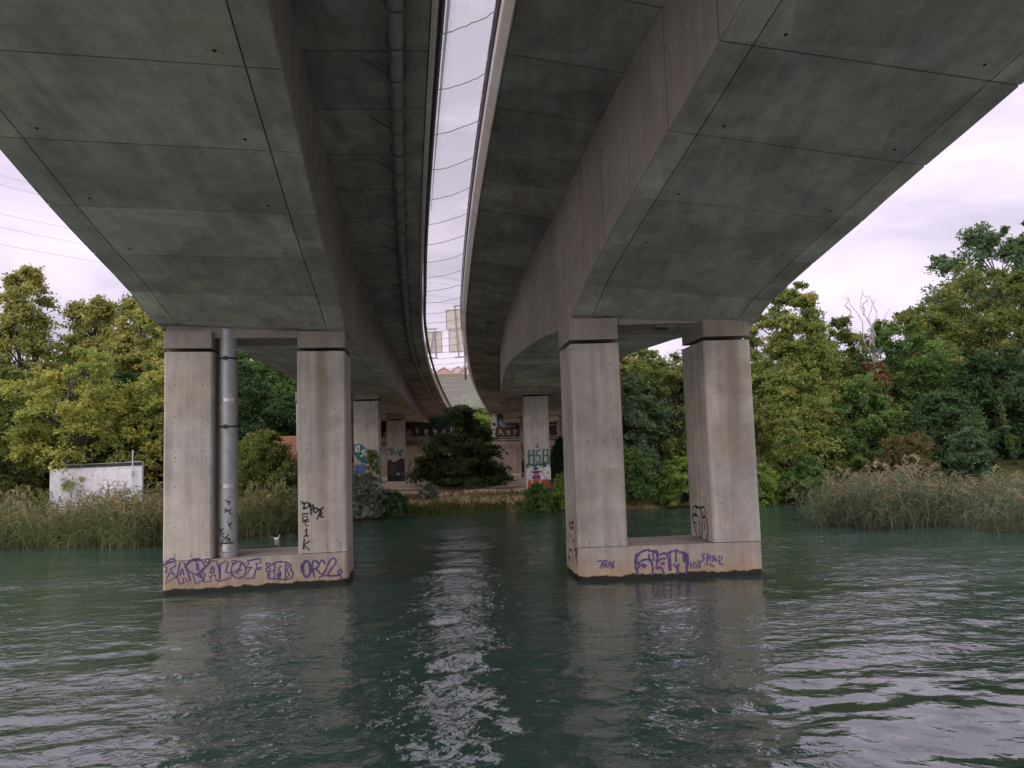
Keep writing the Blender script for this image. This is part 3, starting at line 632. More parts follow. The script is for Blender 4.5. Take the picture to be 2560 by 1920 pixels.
words_on([[(135,650),(145,840)],[(150,670),(170,655),(185,760),(180,880)],[(140,750),(160,730),(165,840)]], .06, PT['black'], 'black scrawl on the end of the footing', pr, HF, sideface(FR_, 0, -1))

# ------------------------------------------------------------------ rain pipe on the left pier
PX0, PY0 = FL.XY(1.56, .36); PRAD = .235
pipe = empty('drainpipe', (PX0, PY0, .868), 'tall grey metal rain pipe with black tags beside the left column', 'pipe')
def cyl(z0, z1, r, n=28): return MB().prism([(PX0 + r * math.cos(2 * math.pi * k / n), PY0 + r * math.sin(2 * math.pi * k / n)) for k in range(n)], z0, z1)
cyl(.87, 7.05, PRAD).done('pipe_body', M['galv'], pipe, smooth=False)
for z, r, h, mt in ((5.05, .25, .10, 'band'), (2.72, .25, .10, 'band'), (6.22, .246, .05, 'darksteel'), (4.35, .246, .05, 'darksteel'), (1.85, .246, .06, 'galv'), (.95, .255, .06, 'galv')):
    o = cyl(z, z + h, r).done('pipe_collar', M[mt], pipe)
    if mt == 'darksteel': MB().box(PX0 - .035, PX0 + .035, PY0 - .30, PY0 - .24, z - .03, z + .08).done('clamp_bolt', M['darksteel'], o)
a0 = math.atan2(-.8, .55)
def oncyl(q, d): return (PX0 + (PRAD + d + .001) * math.sin(q[0]), PY0 - (PRAD + d + .001) * math.cos(q[0]), q[1])
def mapC(q):
    s_ = max(-.99, min(.99, (q[0] - 812) / 90.0)); v = HA((q[0], q[1]))[1]
    return np.array([math.asin(s_) - math.atan2(PX0, PY0) * 0 - .34, v - .06])
for ss, lb in (([[(760,455),(730,480),(770,500),(740,520)],[(775,500),(770,540),(800,500),(780,580)],[(800,560),(790,530),(825,500)],[(830,540),(805,590),(850,600),(870,560)],[(870,600),(820,620),(790,660),(870,670),(885,600),(850,640)],[(780,670),(800,690),(840,690)]], 'looping black tag near the foot'),
               ([[(845,190),(860,215),(880,200),(870,240)],[(815,275),(880,280)],[(850,280),(835,310),(885,300)],[(835,325),(860,300),(885,345)],[(865,430),(885,500)],[(870,470),(890,440)]], 'small black tag on the right side of the pipe')):
    g = Spray(mapC, oncyl, base=.003)
    for s_ in ss:
        g.stroke(s_, .0, smooth=True) if False else None
    class SC2(Spray): pass
    g = Spray(lambda q: mapC(q) * np.array([PRAD, 1.0]), lambda q, d: oncyl((q[0] / PRAD, q[1]), d), base=.003)
    for s_ in ss: g.stroke(s_, .03)
    g.done(PT['black'], pipe, lb)
bx = MB(); 
def cylpatch(a0, a1, z0, z1, d, mat, name):
    V = []; n = 6
    for i in range(n + 1):
        a = a0 + (a1 - a0) * i / n
        V += [oncyl((a, z0), d), oncyl((a, z1), d)]
    add(name, V, [(2 * i, 2 * i + 2, 2 * i + 3, 2 * i + 1) for i in range(n)], mat, pipe, alpha=[1.0] * len(V))
cylpatch(-.30, .35, 1.03, 1.23, .012, PT['white'], 'sticker'); cylpatch(-.55, .9, .985, 1.02, .016, PT['black'], 'strap'); cylpatch(-.55, .9, 1.24, 1.275, .016, PT['black'], 'strap')

# ------------------------------------------------------------------ piers on the far bank
def far_pier(cols, y, deg, z0s, top, label, B, depth=1.7):
    root = empty('bridge_pier', (cols[0][0], y, 0), label, 'pier', 'bridge piers'); out = []
    vroot = lroot if B is LB else rroot
    for (x0, x1) in cols:
        fr = Fr(x0, y, deg); wd = x1 - x0
        c = MB().prism(chamfered(fr, 0, wd, 0, depth), float(ground_z((x0 + x1) / 2, y)) - .5, top).done('column', M['column'], root)
        p = [fr.XY(wd / 2 + .4 * math.cos(k * math.pi / 8), depth / 2 + .4 * math.sin(k * math.pi / 8)) for k in range(16)]
        MB().prism(p, top - .01, top + .12).done('bearing', M['rubber'], root)
        zt = float(soff(B, y + .6, 2.5)) + .25
        MB().prism(chamfered(fr, -.03, wd + .03, -.05, depth + .05, .02), top + .11, max(zt, top + .25)).done('bearing_block', M['web'], vroot)
        out.append((c, fr))
    return root, out
p2l, c2l = far_pier([(-13.0, -11.5), (-9.56, -8.08)], 46, 5, 1.0, 6.72, 'middle left pier painted with teal letters behind the bank shrub', LB)
p2r, c2r = far_pier([(.65, 2.13), (4.1, 5.58)], 46, 2, .8, 6.68, 'middle right pier painted with the letters HSB and an orange figure', RB)
p3l, c3l = far_pier([(-13.8, -12.35), (-10.4, -8.97)], 63, 4, 1.2, 6.25, 'far left pier with a dark mural below a small teal word', LB)
p3r, c3r = far_pier([(.53, 1.98), (3.9, 5.35)], 63, 0, 1.2, 5.97, 'far right pier mostly hidden behind the one with the orange figure', RB)
def nf(fr): return front(fr)
# HSB column
c, fr = c2r[0]; pf = nf(fr)
HG = homog([(470, 45), (797, 45), (503, 1390), (833, 1390)], [(0, 6.68), (1.48, 6.68), (0, .78), (1.48, .78)])
words_on([[(545,780),(540,955)],[(600,775),(605,960)],[(525,850),(610,840)],[(685,775),(640,790),(640,850),(685,850),(690,930),(640,945)],[(730,775),(730,950)],[(730,780),(785,775),(785,845),(735,860)],[(790,850),(800,940),(735,950)],[(505,990),(560,965),(620,975),(700,965),(815,975)],[(520,960),(500,1005)],[(540,970),(600,985),(680,975),(760,985)]], .105, PT['teal'], 'tall teal letters HSB', c, HG, pf, smooth=False)
words_on([[(625,745),(680,738)],[(640,735),(645,690)],[(655,735),(655,690)],[(668,735),(672,690)]], .035, PT['teal'], 'small teal crown above the letters', c, HG, pf, smooth=False)
def art(parts, c, hm, pf, label):
    for i, (mt, fn) in enumerate(parts):
        g = Spray(hm, pf, base=.002 + .0009 * i); fn(g); g.done(PT[mt], c, label[i] if isinstance(label, list) else None, name='mural_patch')
art([('white', lambda g: g.patch([(500,1022),(826,1012),(833,1388),(505,1388)])),
     ('navy', lambda g: g.patch([(515,1310),(570,1290),(640,1300),(700,1300),(800,1180),(828,1185),(833,1385),(515,1388)])),
     ('orange', lambda g: g.patch([(520,1185),(555,1160),(580,1200),(575,1280),(545,1330),(515,1320)], True)),
     ('orange', lambda g: g.patch([(700,1210),(715,1150),(735,1190),(760,1160),(785,1165),(825,1240),(828,1305),(700,1310)], True)),
     ('orange', lambda g: g.patch([(582,1100),(640,1085),(688,1100),(692,1230),(650,1285),(590,1260)], True)),
     ('violet', lambda g: g.patch([(578,1132),(692,1128),(692,1160),(578,1168)])),
     ('yellow', lambda g: g.stroke([(575,1215),(590,1255),(635,1280),(675,1260),(690,1230)], .09)),
     ('black', lambda g: g.ell((632, 1208), 24, 9)),
     ('navy', lambda g: g.ell((630, 1066), 76, 25)),
     ('white', lambda g: g.stroke([(568,1060),(630,1048),(700,1055)], .05)),
     ('navy', lambda g: g.patch([(590,1050),(602,1015),(630,1003),(662,1018),(672,1048)], True)),
     ('yellow', lambda g: g.ell((560, 997), 26, 16)), ('violet', lambda g: g.ell((615, 998), 22, 15)), ('white', lambda g: g.ell((660, 996), 18, 14)), ('yellow', lambda g: g.ell((700, 996), 18, 13)), ('navy', lambda g: g.ell((745, 994), 24, 14)), ('white', lambda g: g.ell((795, 992), 20, 15))],
    c, HG, pf, None)
# teal lettered column on the left
c, fr = c2l[1]; pf = nf(fr)
HH = homog([(112, 175), (405, 170), (128, 1366), (428, 1366)], [(0, 6.72), (1.48, 6.72), (0, 1.0), (1.48, 1.0)])
art([('teal', lambda g: g.patch([(120,705),(200,700),(260,760),(300,780),(330,770),(390,790),(415,860),(420,1030),(330,1010),(290,950),(215,940),(160,890),(130,840),(120,830)])),
     ('white', lambda g: g.patch([(135,720),(188,715),(188,800),(135,805)])), ('black', lambda g: g.stroke([(160,740),(162,785)], .04)),
     ('white', lambda g: [g.stroke(s_, .12, smooth=False) for s_ in ([(250,775),(215,795),(248,820),(205,852)], [(282,795),(262,855)], [(302,795),(306,860)], [(350,850),(318,862),(285,900)], [(300,925),(345,940)], [(372,900),(366,985),(402,985)])]),
     ('blue', lambda g: g.patch([(128,960),(240,950),(290,1000),(230,1060),(130,1090)])),
     ('violet', lambda g: g.patch([(130,1110),(190,1100),(215,1140),(190,1190),(130,1205)], True)),
     ('navy', lambda g: g.patch([(220,1120),(290,1108),(305,1150),(215,1162)])),
     ('cream', lambda g: g.patch([(345,1065),(400,1060),(412,1100),(385,1150),(355,1130)], True)),
     ('white', lambda g: g.patch([(205,1190),(270,1168),(340,1195),(345,1250),(290,1280),(215,1268)], True)),
     ('soot', lambda g: g.ring((245, 1228), 22, 20, .035)), ('soot', lambda g: g.ring((305, 1228), 22, 20, .035))], c, HH, pf, None)
# dark mural column further back on the left
c, fr = c3l[1]; pf = nf(fr)
HT = homog([(515, 440), (728, 430), (528, 1200), (740, 1195)], [(0, 6.25), (1.43, 6.25), (0, 1.2), (1.43, 1.2)])
words_on([[(535,800),(600,790)],[(565,795),(575,860)],[(590,830),(625,825),(610,795),(592,850),(630,860)],[(635,860),(650,795),(675,870)],[(640,835),(670,830)],[(690,880),(690,800),(715,795),(720,825)]], .11, PT['teal'], 'small teal word across the column', c, HT, pf, smooth=False)
art([('soot', lambda g: g.patch([(528,930),(570,918),(590,948),(620,948),(650,930),(690,903),(735,910),(739,1193),(528,1197)])), ('maroon', lambda g: g.patch([(540,1000),(590,980),(640,1010),(600,1080),(550,1090)], True)),
     ('slate', lambda g: g.stroke([(532,1110),(570,1095),(610,1115),(640,1100)], .09)), ('white', lambda g: g.stroke([(648,1082),(650,1106),(668,1106),(670,1084)], .07)), ('blue', lambda g: g.stroke([(705,1100),(735,1085)], .08)), ('maroon', lambda g: g.ell((715, 1178), 16, 16))], c, HT, pf, None)
c, fr = c3r[0]; pf = nf(fr); idm = lambda q: np.array(q, float)
art([('black', lambda g: [g.stroke(s_, .1, smooth=False) for s_ in ([(.12, 3.9), (.12, 3.5), (.3, 3.5)], [(.12, 3.3), (.3, 3.25), (.12, 2.95)])]),
     ('soot', lambda g: g.patch([(.03, 2.5), (.2, 2.8), (.7, 2.7), (1.3, 2.6), (1.4, 1.25), (.03, 1.25)])), ('blue', lambda g: g.patch([(.15, 2.1), (.5, 2.2), (.6, 1.7), (.3, 1.5)], True)), ('white', lambda g: g.stroke([(.1, 1.7), (.25, 1.5), (.2, 1.3)], .08))], c, idm, pf, None)

# ------------------------------------------------------------------ abutments
def abutment(x0, x1, y, zt, label, side):
    root = empty('bridge_abutment', ((x0 + x1) / 2, y, 1.0), label, 'abutment', 'abutments at the far end of the decks')
    MB().box(x0, x1, y, y + 1.0, 3.9, zt).done('upper_wall', M['abut'], root)
    MB().box(x0 + .25, x1 + .3, y - 2.2, y + .02, 3.75, 4.15).done('ledge', M['abut'], root)
    n = 6; step = (x1 - x0) / n
    for i in range(n):
        MB().hexa([(x0 + i * step + .015, y - 2.3, .6), (x0 + (i + 1) * step - .015, y - 2.3, .6), (x0 + (i + 1) * step - .015, y - 1.7, .6), (x0 + i * step + .015, y - 1.7, .6),
                   (x0 + i * step + .015, y - 2.1, 3.75), (x0 + (i + 1) * step - .015, y - 2.1, 3.75), (x0 + (i + 1) * step - .015, y - 1.7, 3.75), (x0 + i * step + .015, y - 1.7, 3.75)]).done('lower_wall_panel', M['abut'], root)
    for dz in (.30, .52):
        MB().tube([(x0 + .2, y - 2.0, 4.15 + dz), (x1, y - 2.0, 4.15 + dz)], .05, 6).done('handrail', M['darksteel'], root)
    r = random.Random(side); fr = Fr(x0, y, 0); pf = nf(fr); w = x1 - x0; idm = lambda q: np.array(q, float)
    def band(mt, u0, u1, z0, z1, k):
        g = Spray(idm, pf, base=.002 + .0009 * k); pts = [(u0 + (u1 - u0) * i / 14, z0 + r.uniform(-.06, .06)) for i in range(15)] + [(u1 - (u1 - u0) * i / 14, z1 + r.uniform(-.06, .06)) for i in range(15)]
        g.patch(pts); g.done(PT[mt], root, None, 'painted_band')
    def letters(mt, us, z, h, sw, k):
        for u in us:
            g = Spray(idm, pf, base=.003 + .0009 * k); n = r.randint(5, 7)
            g.stroke([(u + r.uniform(-.32, .32) * h, z + (i % 2 - .5) * h * r.uniform(.6, 1)) for i in range(n)], sw)
            g.done(PT[mt], root, None, 'painted_letter')
    if side == 1:
        band('soot', .4, w - .03, 5.2, 6.9, 0); band('maroon', w - 4.2, w - 2.2, 5.75, 6.5, 1); band('teal', w - 2.6, w - .1, 6.2, 6.9, 2)
        letters('grey', [w - .8 - i * .85 for i in range(9)], 5.55, .75, .16, 3); letters('white', [w - 1.6 - i * .9 for i in range(4)], 5.7, .7, .12, 4); letters('maroon', [w - .6, w - 1.9, w - 3.1], 6.3, .5, .14, 5)
    else:
        band('white', .02, .5, 4.95, zt - .05, 0); band('slate', .5, 6.5, 5.95, zt - .05, 1); band('maroon', .35, 6.5, 4.85, 5.9, 2); band('sky', .75, 1.35, 6.0, 6.65, 3)
        letters('soot', [.2, .25], 6.2, .5, .12, 3); letters('white', [.9 + i * .75 for i in range(7)], 5.4, .7, .10, 4); letters('orange', [.8, 2.3, 3.7], 5.3, .5, .08, 5); letters('grey', [1.9, 2.8, 3.7, 4.6], 6.5, .55, .09, 6)
    return root
abutment(-22, -6.25, 77.2, 7.2, 'far left abutment wall covered in pale bubble lettering', 1)
abutment(-2.15, 12.5, 77.2, 7.25, 'far right abutment wall painted white blue and brown', 2)

# ------------------------------------------------------------------ debris net in the gap
nm_, t, b = mat_new('net_mesh'); l = t.links.new
tr = nd(t, 'ShaderNodeBsdfTransparent'); df = nd(t, 'ShaderNodeBsdfDiffuse'); tl = nd(t, 'ShaderNodeBsdfTranslucent')
df.inputs[0].default_value = (0.62, 0.60, 0.60, 1); tl.inputs[0].default_value = (0.75, 0.72, 0.73, 1)
ms = nd(t, 'ShaderNodeMixShader'); ms.inputs[0].default_value = 0.55; l(df.outputs[0], ms.inputs[1]); l(tl.outputs[0], ms.inputs[2])
gx = nd(t, 'ShaderNodeNewGeometry')
w1 = nd(t, 'ShaderNodeTexWave'); w1.inputs['Scale'].default_value = 9.0; w1.bands_direction = 'X'; w1.inputs['Distortion'].default_value = 1.0; l(gx.outputs['Position'], w1.inputs[0])
w2 = nd(t, 'ShaderNodeTexWave'); w2.inputs['Scale'].default_value = 9.0; w2.bands_direction = 'Y'; w2.inputs['Distortion'].default_value = 1.0; l(gx.outputs['Position'], w2.inputs[0])
mxm = nd(t, 'ShaderNodeMath', operation='MAXIMUM'); l(w1.outputs['Fac'], mxm.inputs[0]); l(w2.outputs['Fac'], mxm.inputs[1])
mr = nd(t, 'ShaderNodeMapRange'); mr.inputs[1].default_value = .6; mr.inputs[2].default_value = 1.0; mr.inputs[3].default_value = .12; mr.inputs[4].default_value = .52; l(mxm.outputs[0], mr.inputs[0])
m2 = nd(t, 'ShaderNodeMixShader'); l(mr.outputs[0], m2.inputs[0]); l(tr.outputs[0], m2.inputs[1]); l(ms.outputs[0], m2.inputs[2])
l(m2.outputs[0], t.nodes['Material Output'].inputs[0])
M['net'] = nm_; M['rope'] = plain('net_rope', (0.27, 0.25, 0.265), .9); M['hem'] = plain('net_hem', (0.50, 0.56, 0.53), .8)
net = empty('debris_net', (-.5, 12, 10.6), 'long white safety net stretched between the two decks', 'net')
def net_pt(y, s, sag=0.0, dz=0.0):
    y2 = y + 1.25 + .012 * (y - 12)
    cl = cantw(LB, y); crr = cantw(RB, y2)
    a = Vector(S(LB, y, -cl - .20, float(cant(LB, y, -cl)) + .42)); c = Vector(S(RB, y2, -crr - .24, float(cant(RB, y2, -crr)) + .36))
    p = a.lerp(c, s); p.z += dz - sag * 4 * s * (1 - s); return tuple(p)
ny = [5.0 + 1.97 * i for i in range(36)]
for i in range(len(ny) - 1):
    y0, y1 = ny[i], ny[i + 1]; A = 9; Bn = 7; V = []; rr = random.Random(i); sg = rr.uniform(.08, .2); wv = rr.uniform(0, 6)
    for a in range(A):
        for c in range(Bn):
            s_ = c / (Bn - 1); y = y0 + (y1 - y0) * a / (A - 1)
            V.append(net_pt(y, s_, .05, -sg * math.sin(math.pi * a / (A - 1)) * math.sin(math.pi * s_) + .02 * math.sin(wv + a * 1.9 + s_ * 5) * math.sin(math.pi * a / (A - 1))))
    add('net_panel', V, grid_faces(A, Bn), M['net'], net, smooth=True)
for i, y in enumerate(ny):
    rr = random.Random(50 + i)
    MB().tube([net_pt(y + rr.uniform(-.018, .018), s_, .05, -.03 + rr.uniform(-.012, .012)) for s_ in np.linspace(0, 1, 12)], .010, 5).done('seam_rope', M['rope'], net)
for s_, nme in ((0.0, 'edge_cable'), (1.0, 'edge_cable')):
    MB().tube([net_pt(y, s_, 0, .02) for y in np.arange(5, 74, 1.0)], .022, 5).done(nme, M['darksteel'], net)
V = []
yy = np.arange(5, 22, .8)
for y in yy: V += [net_pt(y, .05, .05, .05), net_pt(y, .05 + .10 * max(.15, 1 - (y - 5) / 19), .05, .06)]
add('net_hem', V, [(2 * i, 2 * i + 1, 2 * i + 3, 2 * i + 2) for i in range(len(yy) - 1)], M['hem'], net)

# road signs above the net, seen from behind
M['signback'] = plain('sign_back', (0.52, 0.45, 0.34), .6); M['signframe'] = plain('sign_frame', (0.16, 0.13, 0.12), .5, .4)
def sign(name, label, post_x, panels, y, zb, arm):
    zt = max(p[3] for p in panels) + .45
    root = empty(name, (post_x, y + .1, zb), label, 'road sign', 'road signs seen from behind above the net')
    MB().tube([(post_x, y + .12, zb), (post_x, y + .12, zt)], .07, 8).done('post', M['signframe'], root)
    for z in arm:
        MB().tube([(post_x, y + .12, z), (post_x + (1.0 if post_x < -4.9 else -.95) * .75, y + .12, z)], .05, 6).done('arm', M['signframe'], root)
    for x0, x1, z0, z1 in panels:
        p = MB().box(x0, x1, y, y + .03, z0, z1).done('panel', M['signback'], root)
        for a, c, d, e_ in ((x0 - .03, x0 + .02, z0 - .03, z1 + .03), (x1 - .02, x1 + .03, z0 - .03, z1 + .03), (x0 + .02, x1 - .02, z0 - .03, z0 + .02), (x0 + .02, x1 - .02, z1 - .02, z1 + .03)):
            MB().box(a, c, y - .03, y + .04, d, e_).done('edge_strip', M['signframe'], p)
    return root
sr = sign('road_sign', 'single beige sign back on a bracket at the left deck', -5.75, [(-5.7, -4.7, 10.3, 11.7)], 52, 8.6, (11.95, 9.95))
MB().tube([(-5.45, 51.93, 10.35), (-5.25, 51.93, 11.65)], .04, 6).done('brace', M['signframe'], sr); MB().tube([(-5.1, 51.93, 10.0), (-5.15, 51.93, 11.8)], .06, 6).done('upright', M['signframe'], sr)
sr = sign('road_sign', 'two stacked beige sign backs on a post at the right deck', -3.15, [(-4.35, -3.3, 11.9, 13.2), (-4.2, -3.15, 10.3, 11.8)], 52, 8.4, (13.5, 9.95))
MB().tube([(-3.55, 51.93, 9.95), (-3.75, 51.93, 13.5)], .06, 6).done('upright', M['signframe'], sr)

# ------------------------------------------------------------------ houses on the hill
HM = [plain('render_%d' % i, c, .9) for i, c in enumerate(((.62, .50, .42), (.60, .27, .12), (.66, .58, .50), (.55, .40, .32)))]
M['tile'] = plain('roof_tile', (0.30, 0.10, 0.055), .85); M['glass'] = plain('window_dark', (0.03, 0.03, 0.035), .2)
def house(x, y, w, d, h, rise, mat, label, chim):
    z = float(ground_z(x, y)) - .3
    root = empty('hillside_house', (x, y, z), label, 'house', 'houses on the hill')
    b = MB(); b.box(x - w/2, x + w/2, y - d/2, y + d/2, z, z + h); b.raw([(x - w/2, y - d/2, z + h), (x + w/2, y - d/2, z + h), (x, y - d/2, z + h + rise), (x - w/2, y + d/2, z + h), (x + w/2, y + d/2, z + h), (x, y + d/2, z + h + rise)], [(0, 1, 2), (5, 4, 3), (0, 2, 5, 3), (1, 4, 5, 2)])
    b.done('wall', mat, root)
    for s_ in (-1, 1):
        e_ = .45; x1 = x + s_ * (w/2 + e_); zz = z + h - e_ * rise / (w/2)
        MB().hexa([(x1, y - d/2 - .5, zz + .03), (x, y - d/2 - .5, z + h + rise + .03), (x, y + d/2 + .5, z + h + rise + .03), (x1, y + d/2 + .5, zz + .03), (x1, y - d/2 - .5, zz + .25), (x, y - d/2 - .5, z + h + rise + .25), (x, y + d/2 + .5, z + h + rise + .25), (x1, y + d/2 + .5, zz + .25)]).done('roof_slope', M['tile'], root)
    for wx in (-.25, .25):
        MB().box(x + wx * w - .45, x + wx * w + .45, y - d/2 - .05, y - d/2 + .02, z + h - 1.9, z + h - .6).done('window', M['glass'], root)
    if chim: MB().box(x + w * .18, x + w * .18 + .7, y - .4, y + .4, z + h + .2, z + h + rise + 1.0).done('chimney', mat, root)
house(-34.5, 334, 8.4, 12, 2.2, 2.4, HM[2], 'small pale house at the left end of the hilltop row', False)
house(-28.6, 328, 8.0, 12, 1.9, 2.5, HM[1], 'orange rendered house second in the hilltop row', False)
house(-23.0, 336, 8.2, 13, 2.9, 2.6, HM[0], 'tallest hilltop house with a chimney', True)
house(-17.4, 330, 8.6, 12, 2.7, 2.5, HM[3], 'pinkish house at the right end of the hilltop row', True)

# ------------------------------------------------------------------ overhead wires
M['wire'] = plain('wire', (0.34, 0.31, 0.36), .6)
for i, (a, c, lb) in enumerate((((-81.3, 50.3), (-77.06, 48.9), 'topmost overhead wire in the left sky'), ((-81.2, 48.7), (-75.1, 46.85), 'second overhead wire from the top in the left sky'), ((-81.1, 43.9), (-69.4, 41.0), 'middle overhead wire in the left sky'),
                               ((-81.06, 41.7), (-67.1, 38.3), 'second overhead wire from the bottom in the left sky'), ((-81.0, 38.9), (-64.3, 35.3), 'lowest overhead wire just above the yellow trees'))):
    sl = (c[1] - a[1]) / (c[0] - a[0]); pts = []
    for x in np.linspace(-150, 20, 40): pts.append((x, 120, a[1] + sl * (x - a[0]) + .0009 * (x - a[0]) * (x - c[0])))
    MB().tube(pts, .024, 4).done('overhead_wire', M['wire'], None, label=lb, cat='wire', group='overhead wires')

# ------------------------------------------------------------------ left bank: screen, mast, fence, tiled building
M['screen'] = plain('white_sheeting', (0.66, 0.64, 0.70), .55); M['blackrail'] = plain('black_rail', (.02, .02, .025), .6)
scr = empty('white_screen', (-22.2, 41, .9), 'large white panel wall with a black top rail behind the reeds', 'screen')
for i in range(4):
    x0 = -24.7 + i * 1.225; z1 = 3.28 + .012 * i
    MB().box(x0 + .003, x0 + 1.222, 41 + .006 * (i % 2), 41.06, .5, z1).done('panel', M['screen'], scr)
MB().hexa([(-23.9, 40.97, 3.29), (-19.78, 40.97, 3.33), (-19.78, 41.08, 3.33), (-23.9, 41.08, 3.29), (-23.9, 40.97, 3.42), (-19.78, 40.97, 3.47), (-19.78, 41.08, 3.47), (-23.9, 41.08, 3.42)]).done('top_rail', M['blackrail'], scr)
MB().tube([(-23.9, 40.95, 3.46), (-19.72, 40.95, 3.51)], .018, 5).done('top_tube', M['galv'], scr); MB().tube([(-19.72, 40.95, .6), (-19.72, 40.95, 3.51)], .03, 6).done('end_post', M['galv'], scr)
ms_ = empty('mast', (-20.2, 40.8, .9), 'thin white mast with a crossbar and stays at the end of the white panels', 'mast')
MB().tube([(-20.2, 40.8, .7), (-20.2, 40.8, 4.15)], .03, 8).done('pole', M['screen'], ms_); MB().tube([(-20.6, 40.8, 3.52), (-19.8, 40.8, 3.55)], .02, 6).done('crossbar', M['galv'], ms_)
MB().tube([(-20.2, 40.8, 4.1), (-20.58, 40.8, 3.53)], .008, 4).done('stay', M['galv'], ms_); MB().tube([(-20.2, 40.8, 4.1), (-19.0, 41.4, 3.3)], .008, 4).done('stay', M['galv'], ms_); MB().box(-20.24, -20.14, 40.75, 40.85, 2.75, 3.05).done('junction_box', M['galv'], ms_)
M['plank'] = plain('raw_timber', (.36, .21, .06), .8)
fn = empty('wooden_fence', (-20.4, 45, 1.2), 'golden timber rail fence between the white panels and the pier', 'fence')
for x in (-22.2, -20.9, -19.6, -18.4): MB().box(x - .05, x + .05, 45.03, 45.13, .8, 3.2).done('post', M['plank'], fn)
for z in (3.0, 2.62, 2.2, 1.8): MB().box(-22.4, -18.2, 45 - .005, 45.03, z, z + .14).done('rail', M['plank'], fn)
M['tile2'] = plain('clay_tile', (0.30, 0.13, 0.075), .85); M['tilejoint'] = plain('clay_tile_shadow_side', (0.22, 0.09, 0.055), .9); M['yellowtarp'] = plain('yellow_plastic', (.75, .52, .02), .5)
tb = empty('tiled_building', (-16, 50, 1.4), 'low building with an orange tiled roof behind the round bush', 'building')
MB().box(-19.5, -11.5, 48.6, 53, .8, 3.15).done('wall', HM[2], tb)
nr = 13
for i in range(nr):
    a = i / nr; y0 = 48.0 + 3.0 * a; z0 = 3.0 + 1.85 * a; y1 = 48.0 + 3.0 * (i + 1.15) / nr; z1 = 3.0 + 1.85 * (i + 1.15) / nr
    MB().hexa([(-20, y0, z0), (-11.2, y0, z0), (-11.2, y1, z1 - .03), (-20, y1, z1 - .03), (-20, y0, z0 + .06), (-11.2, y0, z0 + .06), (-11.2, y1, z1 + .02), (-20, y1, z1 + .02)]).done('tile_course', M['tile2'], tb)
MB().hexa([(-20, 51.0, 4.8), (-11.2, 51.0, 4.8), (-11.2, 54, 3.0), (-20, 54, 3.0), (-20, 51.0, 4.92), (-11.2, 51.0, 4.92), (-11.2, 54, 3.12), (-20, 54, 3.12)]).done('rear_roof', M['tile2'], tb)
MB().tube([(-17.3, 50.0, 4.2), (-17.3, 50.0, 5.15)], .07, 8).done('flue', M['screen'], tb)
g = MB(); g.raw([(-17.15, 49.8, 4.55), (-16.55, 49.75, 4.5), (-16.4, 50.3, 4.85), (-17.0, 50.35, 4.9), (-17.05, 49.85, 4.75), (-16.65, 49.8, 4.78), (-16.6, 50.2, 5.05), (-16.95, 50.2, 5.08)], [(3, 2, 1, 0), (4, 5, 6, 7), (0, 1, 5, 4), (1, 2, 6, 5), (2, 3, 7, 6), (3, 0, 4, 7)])
g.done('yellow_sheet', M['yellowtarp'], tb, label='crumpled yellow plastic on the ridge')

# ------------------------------------------------------------------ foliage
def leafmat(name, cols, trans=0.44):
    m, t, b = mat_new(name); l = t.links.new
    at = nd(t, 'ShaderNodeAttribute', attribute_name='tint'); rp = nd(t, 'ShaderNodeValToRGB'); l(at.outputs['Fac'], rp.inputs[0])
    el = rp.color_ramp.elements
    while len(el) < len(cols): el.new(.5)
    for i, c in enumerate(cols): el[i].position = i / (len(cols) - 1); el[i].color = (*c, 1)
    b.inputs['Roughness'].default_value = .55; b.inputs['Specular IOR Level'].default_value = .22; l(rp.outputs[0], b.inputs['Base Color'])
    tl = nd(t, 'ShaderNodeBsdfTranslucent'); tv = nd(t, 'ShaderNodeVectorMath', operation='MULTIPLY'); tv.inputs[1].default_value = (1.25, 1.35, .7); l(rp.outputs[0], tv.inputs[0]); l(tv.outputs[0], tl.inputs[0])
    mi = nd(t, 'ShaderNodeMixShader'); mi.inputs[0].default_value = trans; l(b.outputs[0], mi.inputs[1]); l(tl.outputs[0], mi.inputs[2]); l(mi.outputs[0], t.nodes['Material Output'].inputs[0])
    return m
